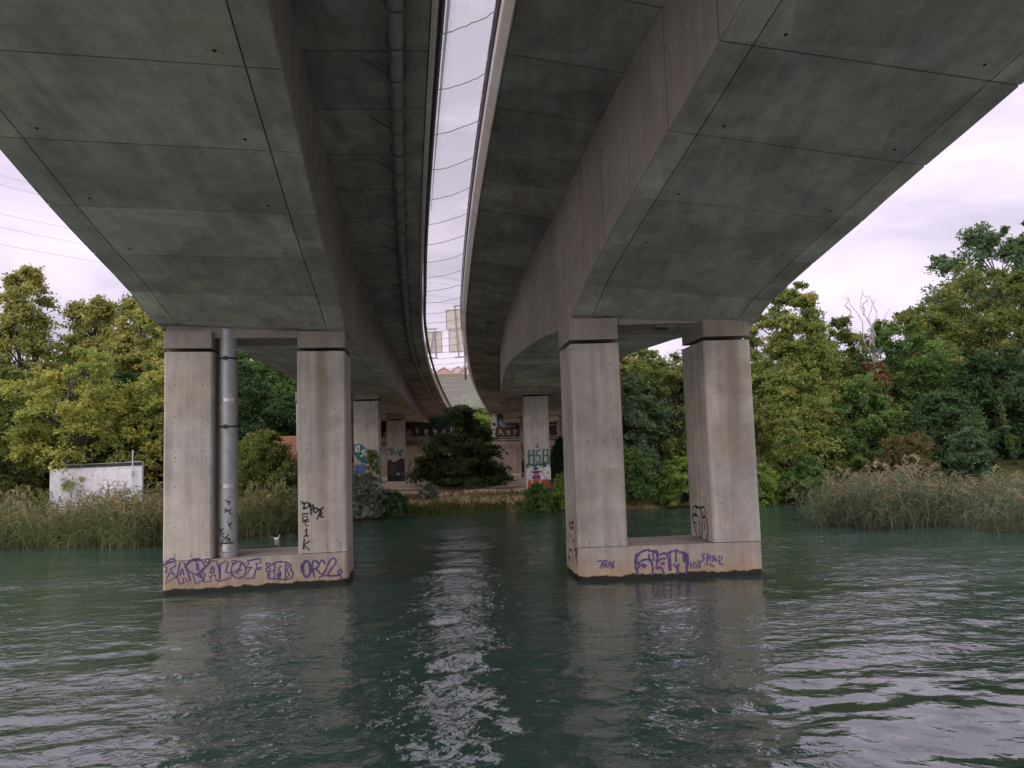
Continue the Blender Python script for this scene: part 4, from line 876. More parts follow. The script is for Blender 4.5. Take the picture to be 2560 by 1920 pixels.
LM = dict(
    poplar=leafmat('leaf_poplar', [(0.148, 0.181, 0.064), (0.230, 0.256, 0.087), (0.378, 0.356, 0.118), (0.559, 0.458, 0.143)]),
    cotton=leafmat('leaf_cottonwood', [(0.155, 0.202, 0.060), (0.282, 0.319, 0.092), (0.426, 0.426, 0.118), (0.628, 0.519, 0.147)]),
    olive=leafmat('leaf_olive', [(0.081, 0.116, 0.040), (0.134, 0.179, 0.057), (0.217, 0.244, 0.075), (0.316, 0.280, 0.094)]),
    green=leafmat('leaf_green', [(0.061, 0.116, 0.039), (0.100, 0.178, 0.055), (0.160, 0.242, 0.075), (0.221, 0.286, 0.094)]),
    dark=leafmat('leaf_dark', [(0.034, 0.070, 0.033), (0.053, 0.104, 0.044), (0.079, 0.142, 0.058), (0.114, 0.179, 0.074)]),
    maple=leafmat('leaf_maple', [(0.112, 0.159, 0.048), (0.189, 0.243, 0.070), (0.282, 0.319, 0.095), (0.436, 0.326, 0.108)]),
    blue=leafmat('leaf_bluegreen', [(0.062, 0.109, 0.062), (0.094, 0.159, 0.087), (0.142, 0.205, 0.116), (0.191, 0.254, 0.144)]),
    fig=leafmat('leaf_fig', [(0.046, 0.072, 0.036), (0.072, 0.104, 0.049), (0.104, 0.143, 0.065), (0.143, 0.182, 0.091)]),
    orange=leafmat('leaf_orange', [(.09, .10, .045), (.13, .125, .055), (.18, .14, .06), (.23, .15, .06)]),
    russet=leafmat('leaf_russet', [(0.130, 0.111, 0.052), (0.195, 0.117, 0.065), (0.234, 0.124, 0.078), (0.169, 0.130, 0.065)]),
    silver=leafmat('leaf_silver', [(0.068, 0.090, 0.060), (0.122, 0.142, 0.103), (0.261, 0.280, 0.234), (0.564, 0.582, 0.528)], .25),
    bright=leafmat('leaf_bright', [(0.116, 0.189, 0.051), (0.203, 0.294, 0.075), (0.289, 0.378, 0.099), (0.369, 0.424, 0.114)]))
M['bark'] = plain('bark', (.075, .062, .05), .95); M['palebark'] = plain('pale_bark', (.30, .27, .24), .9); M['deadwood'] = plain('dead_wood', (.42, .385, .38), .9)
NTRI = [0]
def norm(a): return a / (np.linalg.norm(a, axis=-1, keepdims=True) + 1e-9)
def crown_leaves(r, C, cr_, nl, leaf, flat=.75, up=.5, droop=0.0):
    n = len(C); NTW = 7
    out = C * np.array([1, 1, 0]); out = out / (np.linalg.norm(out, axis=1, keepdims=True) + .3)
    tw = norm(r.normal(size=(n, NTW, 3)) + out[:, None] * .55 + np.array([0, 0, .35]))
    tl_ = r.uniform(.7, 1.5, (n, NTW))
    idx = np.repeat(np.arange(n), nl); k = r.integers(0, NTW, len(idx)); m = len(idx)
    t_ = .08 + 1.0 * r.random(m)**.75; Rr = cr_[idx] * tl_[idx, k] * 1.25
    off = tw[idx, k] * (Rr * t_)[:, None] + r.normal(size=(m, 3)) * (cr_[idx] * (.15 + .13 * t_))[:, None]
    P = C[idx] + off * np.array([1, 1, flat]); P[:, 2] -= .12 * Rr * t_**2
    N = norm(norm(off) * .45 + np.array([0, 0, up]) + r.normal(size=(m, 3)) * .65)
    A = norm(np.cross(N, r.normal(size=(m, 3)))); B_ = np.cross(N, A)
    L_ = leaf * .80 * (.55 + .9 * r.random(m))[:, None]
    V = np.stack([P - A * L_ * .5 - B_ * L_ * .3, P - A * L_ * .5 + B_ * L_ * .3, P + A * L_ * .62], 1).reshape(-1, 3)
    ct = r.random(n) * .5; tint = np.clip(ct[idx] + r.random(m) * .5, 0, 1)
    return V, np.arange(len(V)).reshape(-1, 3), np.repeat(tint, 3)
def tree(name, label, cat, x, y, top, rx, mat, seed, ncl=60, nl=420, leaf=.24, clr=.95, base=None, low=.25, prof='round', group=None, bark='bark', trunk=.2, ry=None, flat=.75, shear=0.0, stems=1, inner=.5, fork=0.0):
    r = np.random.default_rng(seed); z0 = float(ground_z(x, y)) if base is None else base; H = top - z0; ry = ry or rx
    ncl = int(ncl * 2.0); nl = int(nl * .84); clr = clr * .62
    root = empty(name, (x, y, z0 - .05), label, cat, group)
    u = r.random(ncl); 
    if prof == 'round': hz = low + (1 - low) * u; rr = np.sqrt(np.clip(1 - ((hz - (low + .42 * (1 - low))) / (.62 * (1 - low) + .02))**2, .04, 1))
    elif prof == 'cone': hz = low + (1 - low) * u**1.25; rr = np.clip(1.05 - (hz - low) / (1 - low), .10, 1) ** .75
    elif prof == 'column': hz = low + (1 - low) * u; rr = np.clip(np.minimum(1, (1.02 - hz) * 3.2), .12, 1) * (.75 + .25 * np.sin(hz * 9 + seed))
    else: hz = low + (1 - low) * u; rr = np.sqrt(np.clip(1 - (hz - low)**2 / (1 - low + .05)**2, .05, 1))          # dome
    th = r.random(ncl) * 2 * math.pi; lobes = .78 + .22 * np.sin(th * 3 + seed) * np.sin(hz * 7 + seed * 1.3) + r.normal(0, .06, ncl)
    rho = rr * lobes * (inner + (1 - inner) * r.random(ncl)**.5)
    if H > 5: hz = hz + r.normal(0, .035, ncl)
    C = np.stack([rx * rho * np.cos(th) + shear * hz, ry * rho * np.sin(th), hz * H], -1)
    if fork:                                      # plumes: gather the upper clumps round a few leaders
        k = max(3, int(rx * 1.3)); lx = np.linspace(-1, 1, k) * rx * .8 + r.normal(0, .25, k); ly = r.uniform(-.5, .5, k) * ry; lt = .80 + .20 * r.random(k)
        for i in range(ncl):
            if hz[i] > .62:
                q = int(np.argmin(np.abs(lx - C[i, 0]))); C[i, 0] += (lx[q] - C[i, 0]) * fork; C[i, 1] += (ly[q] - C[i, 1]) * fork; C[i, 2] = min(C[i, 2], lt[q] * H)
    cr_ = clr * (.6 + .7 * r.random(ncl)) * np.where(hz > .85, .7, 1.0)
    kp = (hz < .72) | (r.random(ncl) < .62) if H > 5 else np.ones(ncl, bool)
    C = C[kp]; cr_ = cr_[kp]; hz = hz[kp]; ncl = len(C)
    V, Q, tint = crown_leaves(r, C, cr_, nl, leaf, flat)
    V[:, 2] = np.maximum(V[:, 2], .02)
    me = fast_mesh('crown', V, Q, LM[mat], tint); o = bpy.data.objects.new('crown', me); COL.objects.link(o); o.parent = root
    NTRI[0] += len(Q)
    mb = MB(); rg = random.Random(seed)
    X0 = np.array([x, y, z0 - .05])
    for s_ in range(stems):
        ox = 0 if stems == 1 else rg.uniform(-.5, .5) * rx * .5; oy = 0 if stems == 1 else rg.uniform(-.3, .3) * rx
        pts = []; rad = []
        for i in range(7):
            f = i / 6; pts.append(X0 + np.array([ox + shear * f * .9 + rg.uniform(-.05, .05) * H * .08 * i, oy + rg.uniform(-.05, .05) * H * .06 * i, H * .80 * f])); rad.append(max(.012, trunk * (1 - .86 * f) * (1.25 if i == 0 else 1) / stems**.4))
        mb.tube(pts, rad, 7)
    tr_ = mb.done('trunk', M[bark], root)
    br = MB()
    for i in r.permutation(ncl)[:min(ncl, 44)]:
        c = C[i]; f = min(.8, max(.12, c[2] / H - .12 - .1 * rg.random())); a = np.array([shear * f * .9, 0, H * f])
        k = min(5.99, f / .80 * 6); j0 = int(min(5, k)); a = (np.array(pts[j0]) - X0) * (1 - (k - j0)) + (np.array(pts[min(6, j0 + 1)]) - X0) * (k - j0)
        mid = (a + c) / 2 + np.array([rg.uniform(-.2, .2), rg.uniform(-.2, .2), -.08 * np.linalg.norm(c - a)])
        br.tube([X0 + a, X0 + mid, X0 + c], [trunk * .34 * (1 - f * .6), trunk * .2 * (1 - f * .5), .012], 5)
    br.done('branches', M[bark], root)
    return root
TG = 'trees on the far bank'; SG = 'shrubs on the far bank'
# left bank
tree('poplar_tree', 'tall yellow-green poplar at the left edge of the picture', 'tree', -32.3, 50, 17.2, 3.6, 'poplar', 11, 95, 330, .25, .95, low=.22, prof='column', group=TG, trunk=.3, fork=.4)
tree('poplar_tree', 'yellow poplar with loose plumes against the sky, second from the left', 'tree', -28.6, 52, 16.6, 3.2, 'poplar', 12, 85, 330, .25, .9, low=.25, prof='column', group=TG, trunk=.28, fork=.6)
tree('poplar_tree', 'yellowing poplar whose branches reach towards the left deck', 'tree', -24.9, 50, 15.2, 3.1, 'poplar', 13, 80, 330, .25, .9, low=.25, prof='column', group=TG, trunk=.26, fork=.6, shear=.8)
tree('poplar_tree', 'lower golden poplar close to the left pier', 'tree', -21.6, 49, 11.6, 2.6, 'poplar', 14, 70, 380, .25, 1.0, low=.2, prof='round', group=TG, trunk=.24)
tree('broadleaf_tree', 'blue-green tree behind the poplars next to the left deck', 'tree', -29.5, 64, 17.2, 5.2, 'blue', 15, 90, 330, .30, 1.3, low=.2, group=TG, trunk=.35)
tree('cottonwood_tree', 'bright yellow-green cottonwood leaning over the white panels', 'tree', -24.4, 42.2, 9.7, 3.1, 'cotton', 16, 62, 440, .20, .85, low=.22, prof='round', group=TG, trunk=.30, bark='bark', inner=.62)
tree('cottonwood_tree', 'round green-yellow tree between the cottonwood and the left pier', 'tree', -20.4, 45.5, 9.2, 2.7, 'cotton', 17, 62, 420, .21, .85, low=.2, group=TG, trunk=.2)
tree('broadleaf_tree', 'green tree with drooping boughs at the lower left edge', 'tree', -28.6, 42.6, 8.8, 3.0, 'olive', 18, 70, 420, .21, .9, low=.06, prof='dome', group=TG, trunk=.22)
tree('broadleaf_tree', 'dark olive tree filling the shade behind the white panels', 'tree', -23.0, 47.5, 9.0, 3.6, 'dark', 19, 70, 420, .26, 1.1, low=.05, group=TG, trunk=.22)
tree('broadleaf_tree', 'dark tree at the back of the left bank behind the mast', 'tree', -19.0, 52.5, 9.5, 3.4, 'dark', 20, 64, 400, .28, 1.1, low=.03, group=TG, trunk=.2)
tree('broadleaf_tree', 'dark tree in the gap left of the cottonwood', 'tree', -33.5, 46.5, 9.5, 3.6, 'olive', 21, 64, 400, .26, 1.1, low=.03, group=TG, trunk=.2)
tree('locust_tree', 'feathery green locust seen between the left columns', 'tree', -20.8, 63, 13.8, 4.2, 'green', 22, 90, 380, .27, 1.15, low=.2, group=TG, trunk=.28, flat=.5)
tree('locust_tree', 'second green locust just left of the stained column', 'tree', -16.6, 61, 12.6, 3.6, 'green', 23, 80, 380, .26, 1.1, low=.15, group=TG, trunk=.25, flat=.5)
tree('locust_tree', 'dark locust behind the tiled roof', 'tree', -18.2, 57, 8.6, 3.6, 'dark', 24, 70, 400, .26, 1.1, low=.08, group=TG, trunk=.25, flat=.55)
tree('round_bush', 'big round dark bush in front of the tiled roof', 'bush', -13.1, 40.5, 4.9, 2.0, 'olive', 25, 60, 420, .15, .65, low=.08, prof='dome', group=SG, trunk=.09, stems=3)
tree('round_bush', 'dark bush beside the tiled building, right of the round one', 'bush', -11.3, 43.5, 4.0, 1.6, 'dark', 26, 44, 400, .16, .6, low=.05, prof='dome', group=SG, trunk=.07, stems=3)
# centre
tree('sumac_tree', 'dark spreading tree in front of the abutments between the decks', 'tree', -3.9, 56, 6.7, 3.9, 'fig', 30, 74, 330, .27, 1.15, low=.02, prof='cone', group=TG, trunk=.14, stems=3, flat=.36, inner=.35)
tree('broadleaf_tree', 'bright green tree on the slope behind the abutments', 'tree', -4.4, 80.5, 8.6, 3.0, 'bright', 31, 70, 400, .28, .9, low=.05, prof='dome', group=TG, trunk=.18)
tree('broadleaf_tree', 'green slope tree right of the bright one, under the end of the net', 'tree', -2.2, 83.5, 9.2, 2.6, 'green', 32, 60, 380, .28, .9, low=.05, prof='dome', group=TG, trunk=.18)
tree('bank_shrub', 'silvery flowering shrub on the bank below the teal letters', 'bush', -8.5, 43.2, 2.35, 1.75, 'silver', 33, 70, 330, .13, .5, low=.02, prof='dome', group=SG, trunk=.05, stems=4)
tree('bank_shrub', 'thin upright sapling in front of the teal lettered column', 'bush', -8.2, 44.6, 3.7, .6, 'olive', 34, 9, 150, .13, .4, low=.3, prof='cone', group=SG, trunk=.04)
tree('bank_shrub', 'low dark bush at the water beside the silvery shrub', 'bush', -6.7, 43.0, 1.35, .95, 'dark', 35, 26, 300, .12, .4, low=.02, prof='dome', group=SG, trunk=.03, stems=3)
tree('bank_shrub', 'small grey-green shrub at the edge of the footpath', 'bush', -5.2, 46.2, 1.75, .6, 'silver', 36, 18, 200, .11, .3, low=.05, prof='dome', group=SG, trunk=.03, stems=3)
tree('bank_shrub', 'leafy green shrub at the foot of the HSB column', 'bush', 1.2, 44.0, 1.5, 1.05, 'green', 37, 36, 320, .13, .42, low=.02, prof='dome', group=SG, trunk=.04, stems=4)
tree('bank_shrub', 'taller shrub squeezed against the right near pier', 'bush', 2.85, 44.3, 2.2, .75, 'bright', 38, 30, 280, .13, .42, low=.02, prof='dome', group=SG, trunk=.04, stems=3)
tree('bank_shrub', 'dark bush in the shade right of the HSB column', 'bush', 3.6, 50.5, 4.2, 1.7, 'dark', 39, 44, 360, .18, .6, low=.02, prof='dome', group=SG, trunk=.06, stems=3)
# right bank, between the columns
tree('broadleaf_tree', 'tree with russet top seen between the right columns', 'tree', 8.0, 53, 10.6, 2.9, 'maple', 40, 70, 420, .23, .95, low=.3, group=TG, trunk=.22)
tree('broadleaf_tree', 'dull blue-green tree filling the view between the right columns', 'tree', 7.3, 48.6, 7.6, 2.6, 'blue', 41, 66, 420, .22, .9, low=.05, group=TG, trunk=.2)
tree('broadleaf_tree', 'olive tree close to the inner face of the outer right column', 'tree', 10.3, 49.5, 9.7, 2.5, 'olive', 42, 66, 420, .22, .9, low=.08, group=TG, trunk=.2)
tree('bank_shrub', 'bright green bush at the water between the right columns', 'bush', 9.6, 44.2, 2.7, 1.7, 'bright', 43, 50, 360, .15, .55, low=.02, prof='dome', group=SG, trunk=.06, stems=3)
tree('bank_shrub', 'darker waterside bush left of the bright one between the right columns', 'bush', 6.7, 44.4, 3.3, 1.6, 'green', 44, 50, 380, .16, .55, low=.02, prof='dome', group=SG, trunk=.06, stems=3)
tree('russet_tree', 'small russet-leaved tree at the top of the gap between the right columns', 'tree', 9.2, 55.5, 10.8, 1.3, 'russet', 45, 26, 330, .22, .6, low=.55, group=TG, trunk=.12)
# right bank, right of the pier
tree('maple_tree', 'tall yellow-green maple right of the outer column', 'tree', 18.4, 50.5, 13.9, 3.4, 'maple', 50, 110, 420, .23, .95, low=.1, prof='round', group=TG, trunk=.28, fork=.3)
tree('broadleaf_tree', 'pale-leaved tree half hidden by the outer right column', 'tree', 15.7, 54, 12.2, 2.4, 'blue', 51, 60, 330, .24, .85, low=.2, group=TG, trunk=.2, fork=.4)
tree('broadleaf_tree', 'dark green tree behind the dead snag', 'tree', 22.4, 53.5, 11.9, 3.2, 'olive', 52, 74, 400, .24, 1.0, low=.05, group=TG, trunk=.22)
tree('broadleaf_tree', 'deep green tree left of the tallest right-hand tree', 'tree', 26.3, 51.5, 11.2, 3.4, 'green', 53, 84, 420, .23, .95, low=.05, group=TG, trunk=.22)
tree('locust_tree', 'tall thin-crowned locust with sky showing through its top', 'tree', 29.4, 55, 13.8, 3.6, 'olive', 54, 90, 320, .24, .95, low=.2, group=TG, trunk=.22, flat=.68, fork=.3)
tree('locust_tree', 'tallest tree at the right edge with feathery olive foliage', 'tree', 35.4, 56, 17.3, 4.8, 'olive', 55, 130, 360, .25, 1.15, low=.12, group=TG, trunk=.30, flat=.72, fork=.12)
tree('broadleaf_tree', 'dark tree low at the right edge below the tallest one', 'tree', 30.4, 48.5, 8.6, 3.0, 'dark', 56, 76, 420, .23, .95, low=.03, group=TG, trunk=.2)
tree('broadleaf_tree', 'mid green maple sapling in front of the tall maple', 'tree', 17.4, 46.8, 7.8, 2.6, 'maple', 57, 70, 420, .19, .8, low=.03, prof='dome', group=TG, trunk=.14)
tree('broadleaf_tree', 'dark bushy tree between the maple and the orange bush', 'tree', 21.2, 46.6, 6.9, 2.4, 'green', 58, 66, 420, .19, .8, low=.03, prof='dome', group=TG, trunk=.14)
tree('broadleaf_tree', 'dark bushy tree above the right end of the reeds', 'tree', 25.6, 45.6, 5.9, 2.5, 'dark', 59, 60, 420, .2, .8, low=.03, prof='dome', group=TG, trunk=.14)
tree('broadleaf_tree', 'shaded tree filling the corner beyond the right reeds', 'tree', 34.5, 48.5, 8.0, 3.6, 'dark', 60, 70, 400, .24, 1.0, low=.03, prof='dome', group=TG, trunk=.2)
tree('russet_tree', 'small russet tree growing round the dead snag', 'tree', 23.2, 49.0, 8.4, .95, 'russet', 61, 18, 260, .19, .5, low=.55, group=TG, trunk=.09)
tree('orange_bush', 'orange-tinged bush standing behind the right reeds', 'bush', 21.2, 41.6, 3.75, 1.5, 'orange', 62, 30, 230, .15, .62, low=.12, prof='round', group=SG, trunk=.06, stems=4)
tree('willow_bush', 'soft blue-green willow bush right of the orange bush', 'bush', 24.4, 41.6, 3.8, 1.1, 'blue', 63, 40, 330, .14, .45, low=.05, prof='dome', group=SG, trunk=.05, stems=3)
tree('bank_shrub', 'vivid green bush at the water right of the outer column', 'bush', 13.6, 43.6, 2.2, 1.3, 'bright', 64, 50, 340, .14, .45, low=.02, prof='dome', group=SG, trunk=.05, stems=3)
tree('bank_shrub', 'dark bush behind the right end of the reeds', 'bush', 30.6, 43.0, 3.4, 1.9, 'dark', 68, 44, 330, .17, .6, low=.02, prof='dome', group=SG, trunk=.05, stems=3)
tree('bank_shrub', 'green bush at the left end of the right reeds', 'bush', 16.2, 43.0, 2.6, 1.4, 'green', 65, 46, 340, .15, .5, low=.02, prof='dome', group=SG, trunk=.05, stems=3)
tree('birch_sapling', 'slender pale-stemmed sapling in front of the maple', 'tree', 15.6, 43.4, 4.9, .85, 'maple', 66, 22, 170, .13, .4, low=.45, prof='round', group=TG, trunk=.055, bark='palebark')
tree('ivy_pole', 'leaning trunk wrapped in bright ivy near the right edge', 'tree', 29.3, 45.2, 5.8, .16, 'green', 67, 22, 110, .12, .20, low=.02, prof='column', group=TG, trunk=.09, shear=-.7, inner=.1)
# dead snag
sn = empty('dead_tree', (24.3, 51, float(ground_z(24.3, 51)) - .1), 'bare dead tree with pale twisted top stems', 'tree', TG)
rg = random.Random(5); zb = float(ground_z(24.3, 51)) - .1
MB().tube([(24.3, 51, zb), (24.2, 51, 5), (24.35, 51, 8.5), (24.2, 51, 10.6)], [.2, .16, .11, .06], 7).done('trunk', M['deadwood'], sn)
for k, (x0, z0, x1, z1) in enumerate(((24.3, 8.0, 22.9, 13.2), (24.3, 8.6, 23.6, 13.5), (24.25, 9.0, 24.2, 13.1), (24.25, 9.5, 24.6, 12.8), (24.3, 7.6, 25.3, 12.2), (22.98, 11.6, 22.5, 13.0), (23.7, 11.8, 24.0, 13.3))):
    n = 8; pts = [(x0 + (x1 - x0) * i / n + .22 * math.sin(i * 1.5 + k * 2) * (i / n)**.5, 51 + .1 * math.sin(i + k), z0 + (z1 - z0) * i / n) for i in range(n + 1)]
    MB().tube(pts, [.055 * (1 - .7 * i / n) for i in range(n + 1)], 5).done('limb', M['deadwood'], sn)
# wood behind: copies turned and scaled, so that no horizon shows between the trunks
src = [o for o in list(SC.objects) if o.type == 'EMPTY' and o.name.split('.')[0] in ('broadleaf_tree', 'locust_tree', 'maple_tree')]
spots = [(-45, 52, 1.1, 'dark wood tree beyond the left edge, behind the leftmost poplar'), (-39, 58, 1.15, 'wood tree showing between the two leftmost poplars'), (-44, 66, 1.25, 'rearmost wood tree at the far left'), (-35, 66, 1.15, 'wood tree behind the second poplar from the left'),
         (-25, 74, 1.3, 'wood tree behind the feathery locust, left of the drain pipe'), (-18, 78, 1.1, 'wood tree behind the locusts beside the stained column'), (-29, 84, 1.35, 'rear wood tree behind the left pier'), (13.5, 64, 1.0, 'wood tree behind the outer right column'),
         (18, 68, .8, 'wood tree behind the tall maple'), (31, 67, .95, 'wood tree behind the thin-crowned locust'), (41, 64, 1.22, 'wood tree behind the tallest right-hand tree'), (45, 58, 1.5, 'wood tree beyond the right edge of the picture'), (22, 82, .8, 'rearmost wood tree on the right, between maple and dead tree')]
rg = random.Random(9); pick = [s for s in src if s['label'].startswith(('dark tree', 'dark bushy', 'deep green', 'blue-green', 'feathery', 'dull', 'dark green'))]
for i, (x, y, sc_, lb_) in enumerate(spots):
    s = pick[i % len(pick)]; c = s.copy(); COL.objects.link(c); c.location = (x, y, float(ground_z(x, y)) - .1); c.rotation_euler = (0, 0, rg.uniform(0, 6.28)); c.scale = (sc_, sc_, sc_)
    c.name = 'woodland_tree'; c['group'] = 'wood behind the bank trees'; c['label'] = lb_; c['category'] = 'tree'
    for ch in s.children:
        d = ch.copy(); COL.objects.link(d); d.parent = c

# ------------------------------------------------------------------ reeds and grasses
rm = leafmat('reed_blades', [(.075, .105, .04), (.125, .155, .065), (.22, .215, .105), (.33, .27, .165), (.29, .215, .14)], .3)
def reed_variants(r, n, hmin, hmax):
    out = []
    for _ in range(n):
        V = []; Q = []; T = []; h = r.uniform(hmin, hmax); lean = r.normal(0, .17, 2)
        def rib(pts, w, t0, t1):
            b = len(V); m = len(pts)
            side = norm(np.cross(pts[-1] - pts[0], r.normal(size=3)))
            for i, p in enumerate(pts):
                ww = w * (1 - (i / (m - 1))**2 * .9); V.extend([p - side * ww, p + side * ww]); T.extend([t0 + (t1 - t0) * i / (m - 1)] * 2)
            Q.extend([(b + 2 * i, b + 2 * i + 1, b + 2 * i + 3, b + 2 * i + 2) for i in range(m - 1)])
        st = [np.array([lean[0] * h * f * f, lean[1] * h * f * f, h * f]) for f in (0, .35, .7, 1)]
        rib(st, .011, .55, .5)
        for k in range(r.integers(7, 10)):
            f = r.uniform(.12, .95); p0 = np.array([lean[0] * h * f * f, lean[1] * h * f * f, h * f]); a = r.uniform(0, 6.28); ln = r.uniform(.5, .95); d = np.array([math.cos(a), math.sin(a), 0])
            t0 = r.uniform(0, .35) + (.3 if r.random() < .12 else 0)
            rib([p0, p0 + d * ln * .38 + np.array([0, 0, ln * .34]), p0 + d * ln * .75 + np.array([0, 0, ln * .30]), p0 + d * ln * 1.02 + np.array([0, 0, -.22 * ln])], .019, t0, t0 + .12)
        if r.random() < .42:
            tp = st[-1]; a = r.uniform(0, 6.28); d = np.array([math.cos(a), math.sin(a), 0])
            for k in range(7):
                s_ = r.normal(0, .06, 3); f = k / 7
                rib([tp - np.array([0, 0, .05]) + np.array([0, 0, .26 * f]), tp + d * (.05 + .10 * f) + s_ + np.array([0, 0, .26 * f + .08]), tp + d * (.12 + .15 * f) + s_ * 1.4 + np.array([0, 0, .20 * f + .02])], .024, .8, .95)
        out.append((np.array(V), np.array(Q), np.array(T)))
    return out
def scatter(name, label, cat, pos, variants, mat, seed, smin=.85, smax=1.15, tilt=.1, lean=None, size=None):
    r = np.random.default_rng(seed); VV = []; QQ = []; TT = []; b = 0
    vi = r.integers(0, len(variants), len(pos))
    for k, (V, Q, T) in enumerate(variants):
        P = pos[vi == k]; n = len(P)
        if not n: continue
        a = r.uniform(0, 6.28, n); s = r.uniform(smin, smax, n); lx = r.normal(0, tilt, n); ly = r.normal(0, tilt, n)
        if lean is not None: lx = lx + lean[vi == k, 0]; ly = ly + lean[vi == k, 1]
        if size is not None: s = s * size[vi == k]
        c, sn_ = np.cos(a)[:, None], np.sin(a)[:, None]
        x = (V[None, :, 0] * c - V[None, :, 1] * sn_) * s[:, None]; y = (V[None, :, 0] * sn_ + V[None, :, 1] * c) * s[:, None]; z = V[None, :, 2] * s[:, None]
        x = x + lx[:, None] * z; y = y + ly[:, None] * z
        VV.append(np.stack([x + P[:, None, 0], y + P[:, None, 1], z + P[:, None, 2]], -1).reshape(-1, 3))
        QQ.append((Q[None] + (np.arange(n) * len(V))[:, None, None] + b).reshape(-1, 4)); b += n * len(V)
        TT.append((T[None] + r.normal(0, .06, n)[:, None]).clip(0, 1).reshape(-1))
    V = np.concatenate(VV); Q = np.concatenate(QQ); T = np.concatenate(TT); NTRI[0] += 2 * len(Q)
    off = np.array([V[:, 0].mean(), V[:, 1].mean(), V[:, 2].min()])
    me = fast_mesh(name, V - off, Q, mat, T); o = bpy.data.objects.new(name, me); COL.objects.link(o); o.location = off
    tagp(o, label, cat, kind='stuff'); return o
r = np.random.default_rng(77)
def tussocks(r, n, per, x0, x1, front, depth, lo, hi, spread=.42):
    cx = r.uniform(x0, x1, n); cd = r.random(n)**1.25; cy = front(cx) + cd * depth(cx) + .4 * np.sin(cx * 1.7)
    ln = np.stack([r.normal(0, .16, n), r.normal(0, .14, n) - .16 * (1 - cd)**2], -1); sz = r.uniform(lo, hi, n) * (1 + .10 * np.sin(cx * .9 + 2 * np.sin(cy * .5)))
    i = np.repeat(np.arange(n), per); xx = cx[i] + r.normal(0, spread, len(i)); yy = cy[i] + r.normal(0, spread * .8, len(i))
    zz = np.maximum(ground_z(xx, yy), -.15) - .08
    return np.stack([xx, yy, zz], -1), ln[i], sz[i]
fl = curve([-40, -30, -24, -19, -16, -13, -11, -9.6], [33.4, 32.9, 32.7, 32.6, 32.4, 34.0, 36.0, 39.6])
p_, l_, z_ = tussocks(r, 330, 11, -36, -10.2, fl, lambda x: np.where(x < -15, 6.0, 4.0), .66, .96)
scatter('reed_bed', 'broad bed of pale feathery reeds along the left shore', 'reeds', p_, reed_variants(r, 18, 1.75, 2.3), rm, 5, .85, 1.1, tilt=.09, lean=l_, size=z_)
fr2 = curve([11.8, 13, 15, 18, 22, 28, 36], [33.4, 31.8, 30.3, 28.4, 27.0, 25.4, 23.9])
rm2 = leafmat('reed_blades_grey', [(.075, .11, .068), (.125, .165, .105), (.23, .235, .15), (.32, .26, .18), (.28, .225, .16)], .3)
p_, l_, z_ = tussocks(r, 330, 11, 12.8, 36, fr2, lambda x: np.clip((x - 11.5) * 2.0, 1.2, 8.5), .60, 1.0)
scatter('reed_bed', 'grey-green reed bed leaning over the water on the right', 'reeds', p_, reed_variants(r, 18, 1.7, 2.35), rm2, 6, .82, 1.12, tilt=.12, lean=l_, size=z_)
def tuft_variants(r, n, h):
    out = []
    for _ in range(n):
        V = []; Q = []; T = []
        for k in range(9):
            a = r.uniform(0, 6.28); d = np.array([math.cos(a), math.sin(a), 0]); hh = h * r.uniform(.5, 1.1); sp = hh * r.uniform(.2, .7); s_ = np.array([-d[1], d[0], 0]) * .012
            p = [d * .03, d * sp * .5 + np.array([0, 0, hh * .7]), d * sp + np.array([0, 0, hh * r.uniform(.6, 1.0)])]; b = len(V); t = r.uniform(0, 1)
            for i, q in enumerate(p): V += [q - s_ * (1 - i * .4), q + s_ * (1 - i * .4)]; T += [t, t]
            Q += [(b, b + 1, b + 3, b + 2), (b + 2, b + 3, b + 5, b + 4)]
        out.append((np.array(V), np.array(Q), np.array(T)))
    return out
gmat = leafmat('bank_grass', [(.10, .12, .045), (.16, .165, .06), (.32, .25, .12), (.44, .31, .16)], .3)
n = 2900; xx = r.uniform(-11, 17, n); s_ = r.random(n)**1.7 * 6.2 + .6; yy = yb(xx) + s_; zz = ground_z(xx, yy)
keep = (zz > .02) & ((r.random(n) < .25) | (s_ < 2.2) | (np.sin(xx * 1.1) * np.sin(yy * .9) > .1)); keep &= (xx < 3) | (xx > 5) | (s_ < 2)
scatter('bank_grass', 'rough dry grass along the bank below the footpath', 'grass', np.stack([xx, yy, zz - .02], -1)[keep], tuft_variants(r, 10, .30), gmat, 8)
n = 560; xx = r.uniform(-6.0, -.6, n); yy = yb(xx) + r.random(n) * 1.2 + .25; zz = ground_z(xx, yy)
scatter('sedge_tussocks', 'long drooping green sedge at the waterline in the middle', 'grass', np.stack([xx, yy, zz - .05], -1), tuft_variants(r, 10, .62), leafmat('sedge', [(.08, .12, .04), (.12, .165, .05), (.19, .20, .065), (.25, .22, .075)], .3), 9)

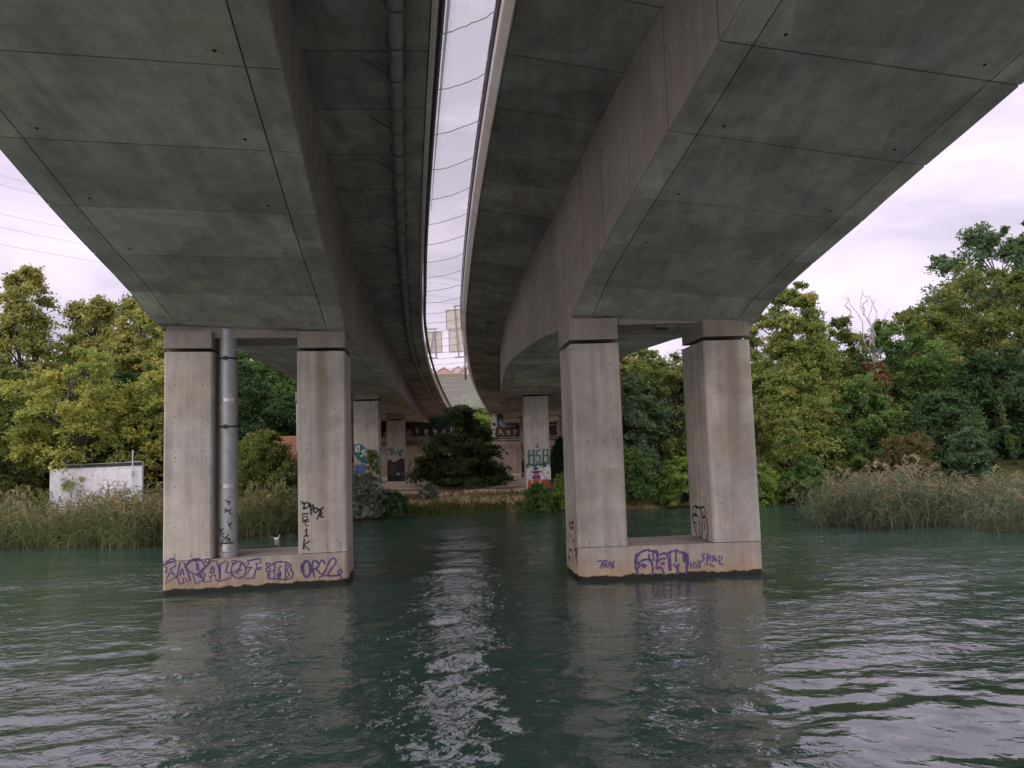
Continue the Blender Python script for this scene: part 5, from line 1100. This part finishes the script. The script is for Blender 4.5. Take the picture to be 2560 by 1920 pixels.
# ------------------------------------------------------------------ ducks on the river
M['duckbrown'] = plain('duck_brown', (.09, .07, .05), .8); M['duckwhite'] = plain('duck_white', (.75, .73, .70), .7); M['bill'] = plain('duck_bill', (.35, .2, .03), .5)
def duck(x, y, rz, mat, hmat, label):
    root = empty('duck', (x, y, 0), label, 'duck', 'ducks on the river'); root.rotation_euler = (0, 0, rz); root.scale = (.5, .5, .5)
    rings = [(-.26, .015, .13), (-.20, .055, .09), (-.08, .105, .06), (.06, .11, .055), (.15, .085, .07), (.20, .055, .12), (.215, .042, .20), (.225, .045, .25), (.24, .05, .285), (.26, .035, .315), (.262, .008, .33)]
    V = []; F = []; n = 10
    for i, (px_, rr, pz) in enumerate(rings):
        for k in range(n):
            a = 2 * math.pi * k / n; V.append((px_ + (rr * math.cos(a) if i >= 6 else 0), rr * math.sin(a), pz + (rr * .85 * math.cos(a) if i < 6 else 0) if i < 6 else pz))
    for i in range(len(rings) - 1):
        for k in range(n): F.append((i * n + k, i * n + (k + 1) % n, (i + 1) * n + (k + 1) % n, (i + 1) * n + k))
    F += [tuple(range(n - 1, -1, -1)), tuple((len(rings) - 1) * n + k for k in range(n))]
    me = mesh_from('body', V, F); me.materials.append(mat); me.polygons.foreach_set('use_smooth', [True] * len(me.polygons)); o = bpy.data.objects.new('body', me); COL.objects.link(o); o.parent = root
    me = mesh_from('bill', [(.27, -.02, .285), (.27, .02, .285), (.35, .018, .27), (.35, -.018, .27), (.27, -.018, .265), (.27, .018, .265), (.35, .016, .262), (.35, -.016, .262)], [(0, 1, 2, 3), (7, 6, 5, 4), (0, 4, 5, 1), (1, 5, 6, 2), (2, 6, 7, 3), (3, 7, 4, 0)])
    me.materials.append(M['bill']); o = bpy.data.objects.new('bill', me); COL.objects.link(o); o.parent = root
duck(-10.75, 34.1, 2.8, M['duckbrown'], None, 'brown duck on the left of the three swimming by the reeds')
duck(-10.35, 33.5, .2, M['duckwhite'], None, 'white duck swimming in front of the two brown ones')
duck(-10.0, 34.2, .5, M['duckbrown'], None, 'brown duck on the right of the three swimming by the reeds')
print('leaf/reed triangles', NTRI[0])
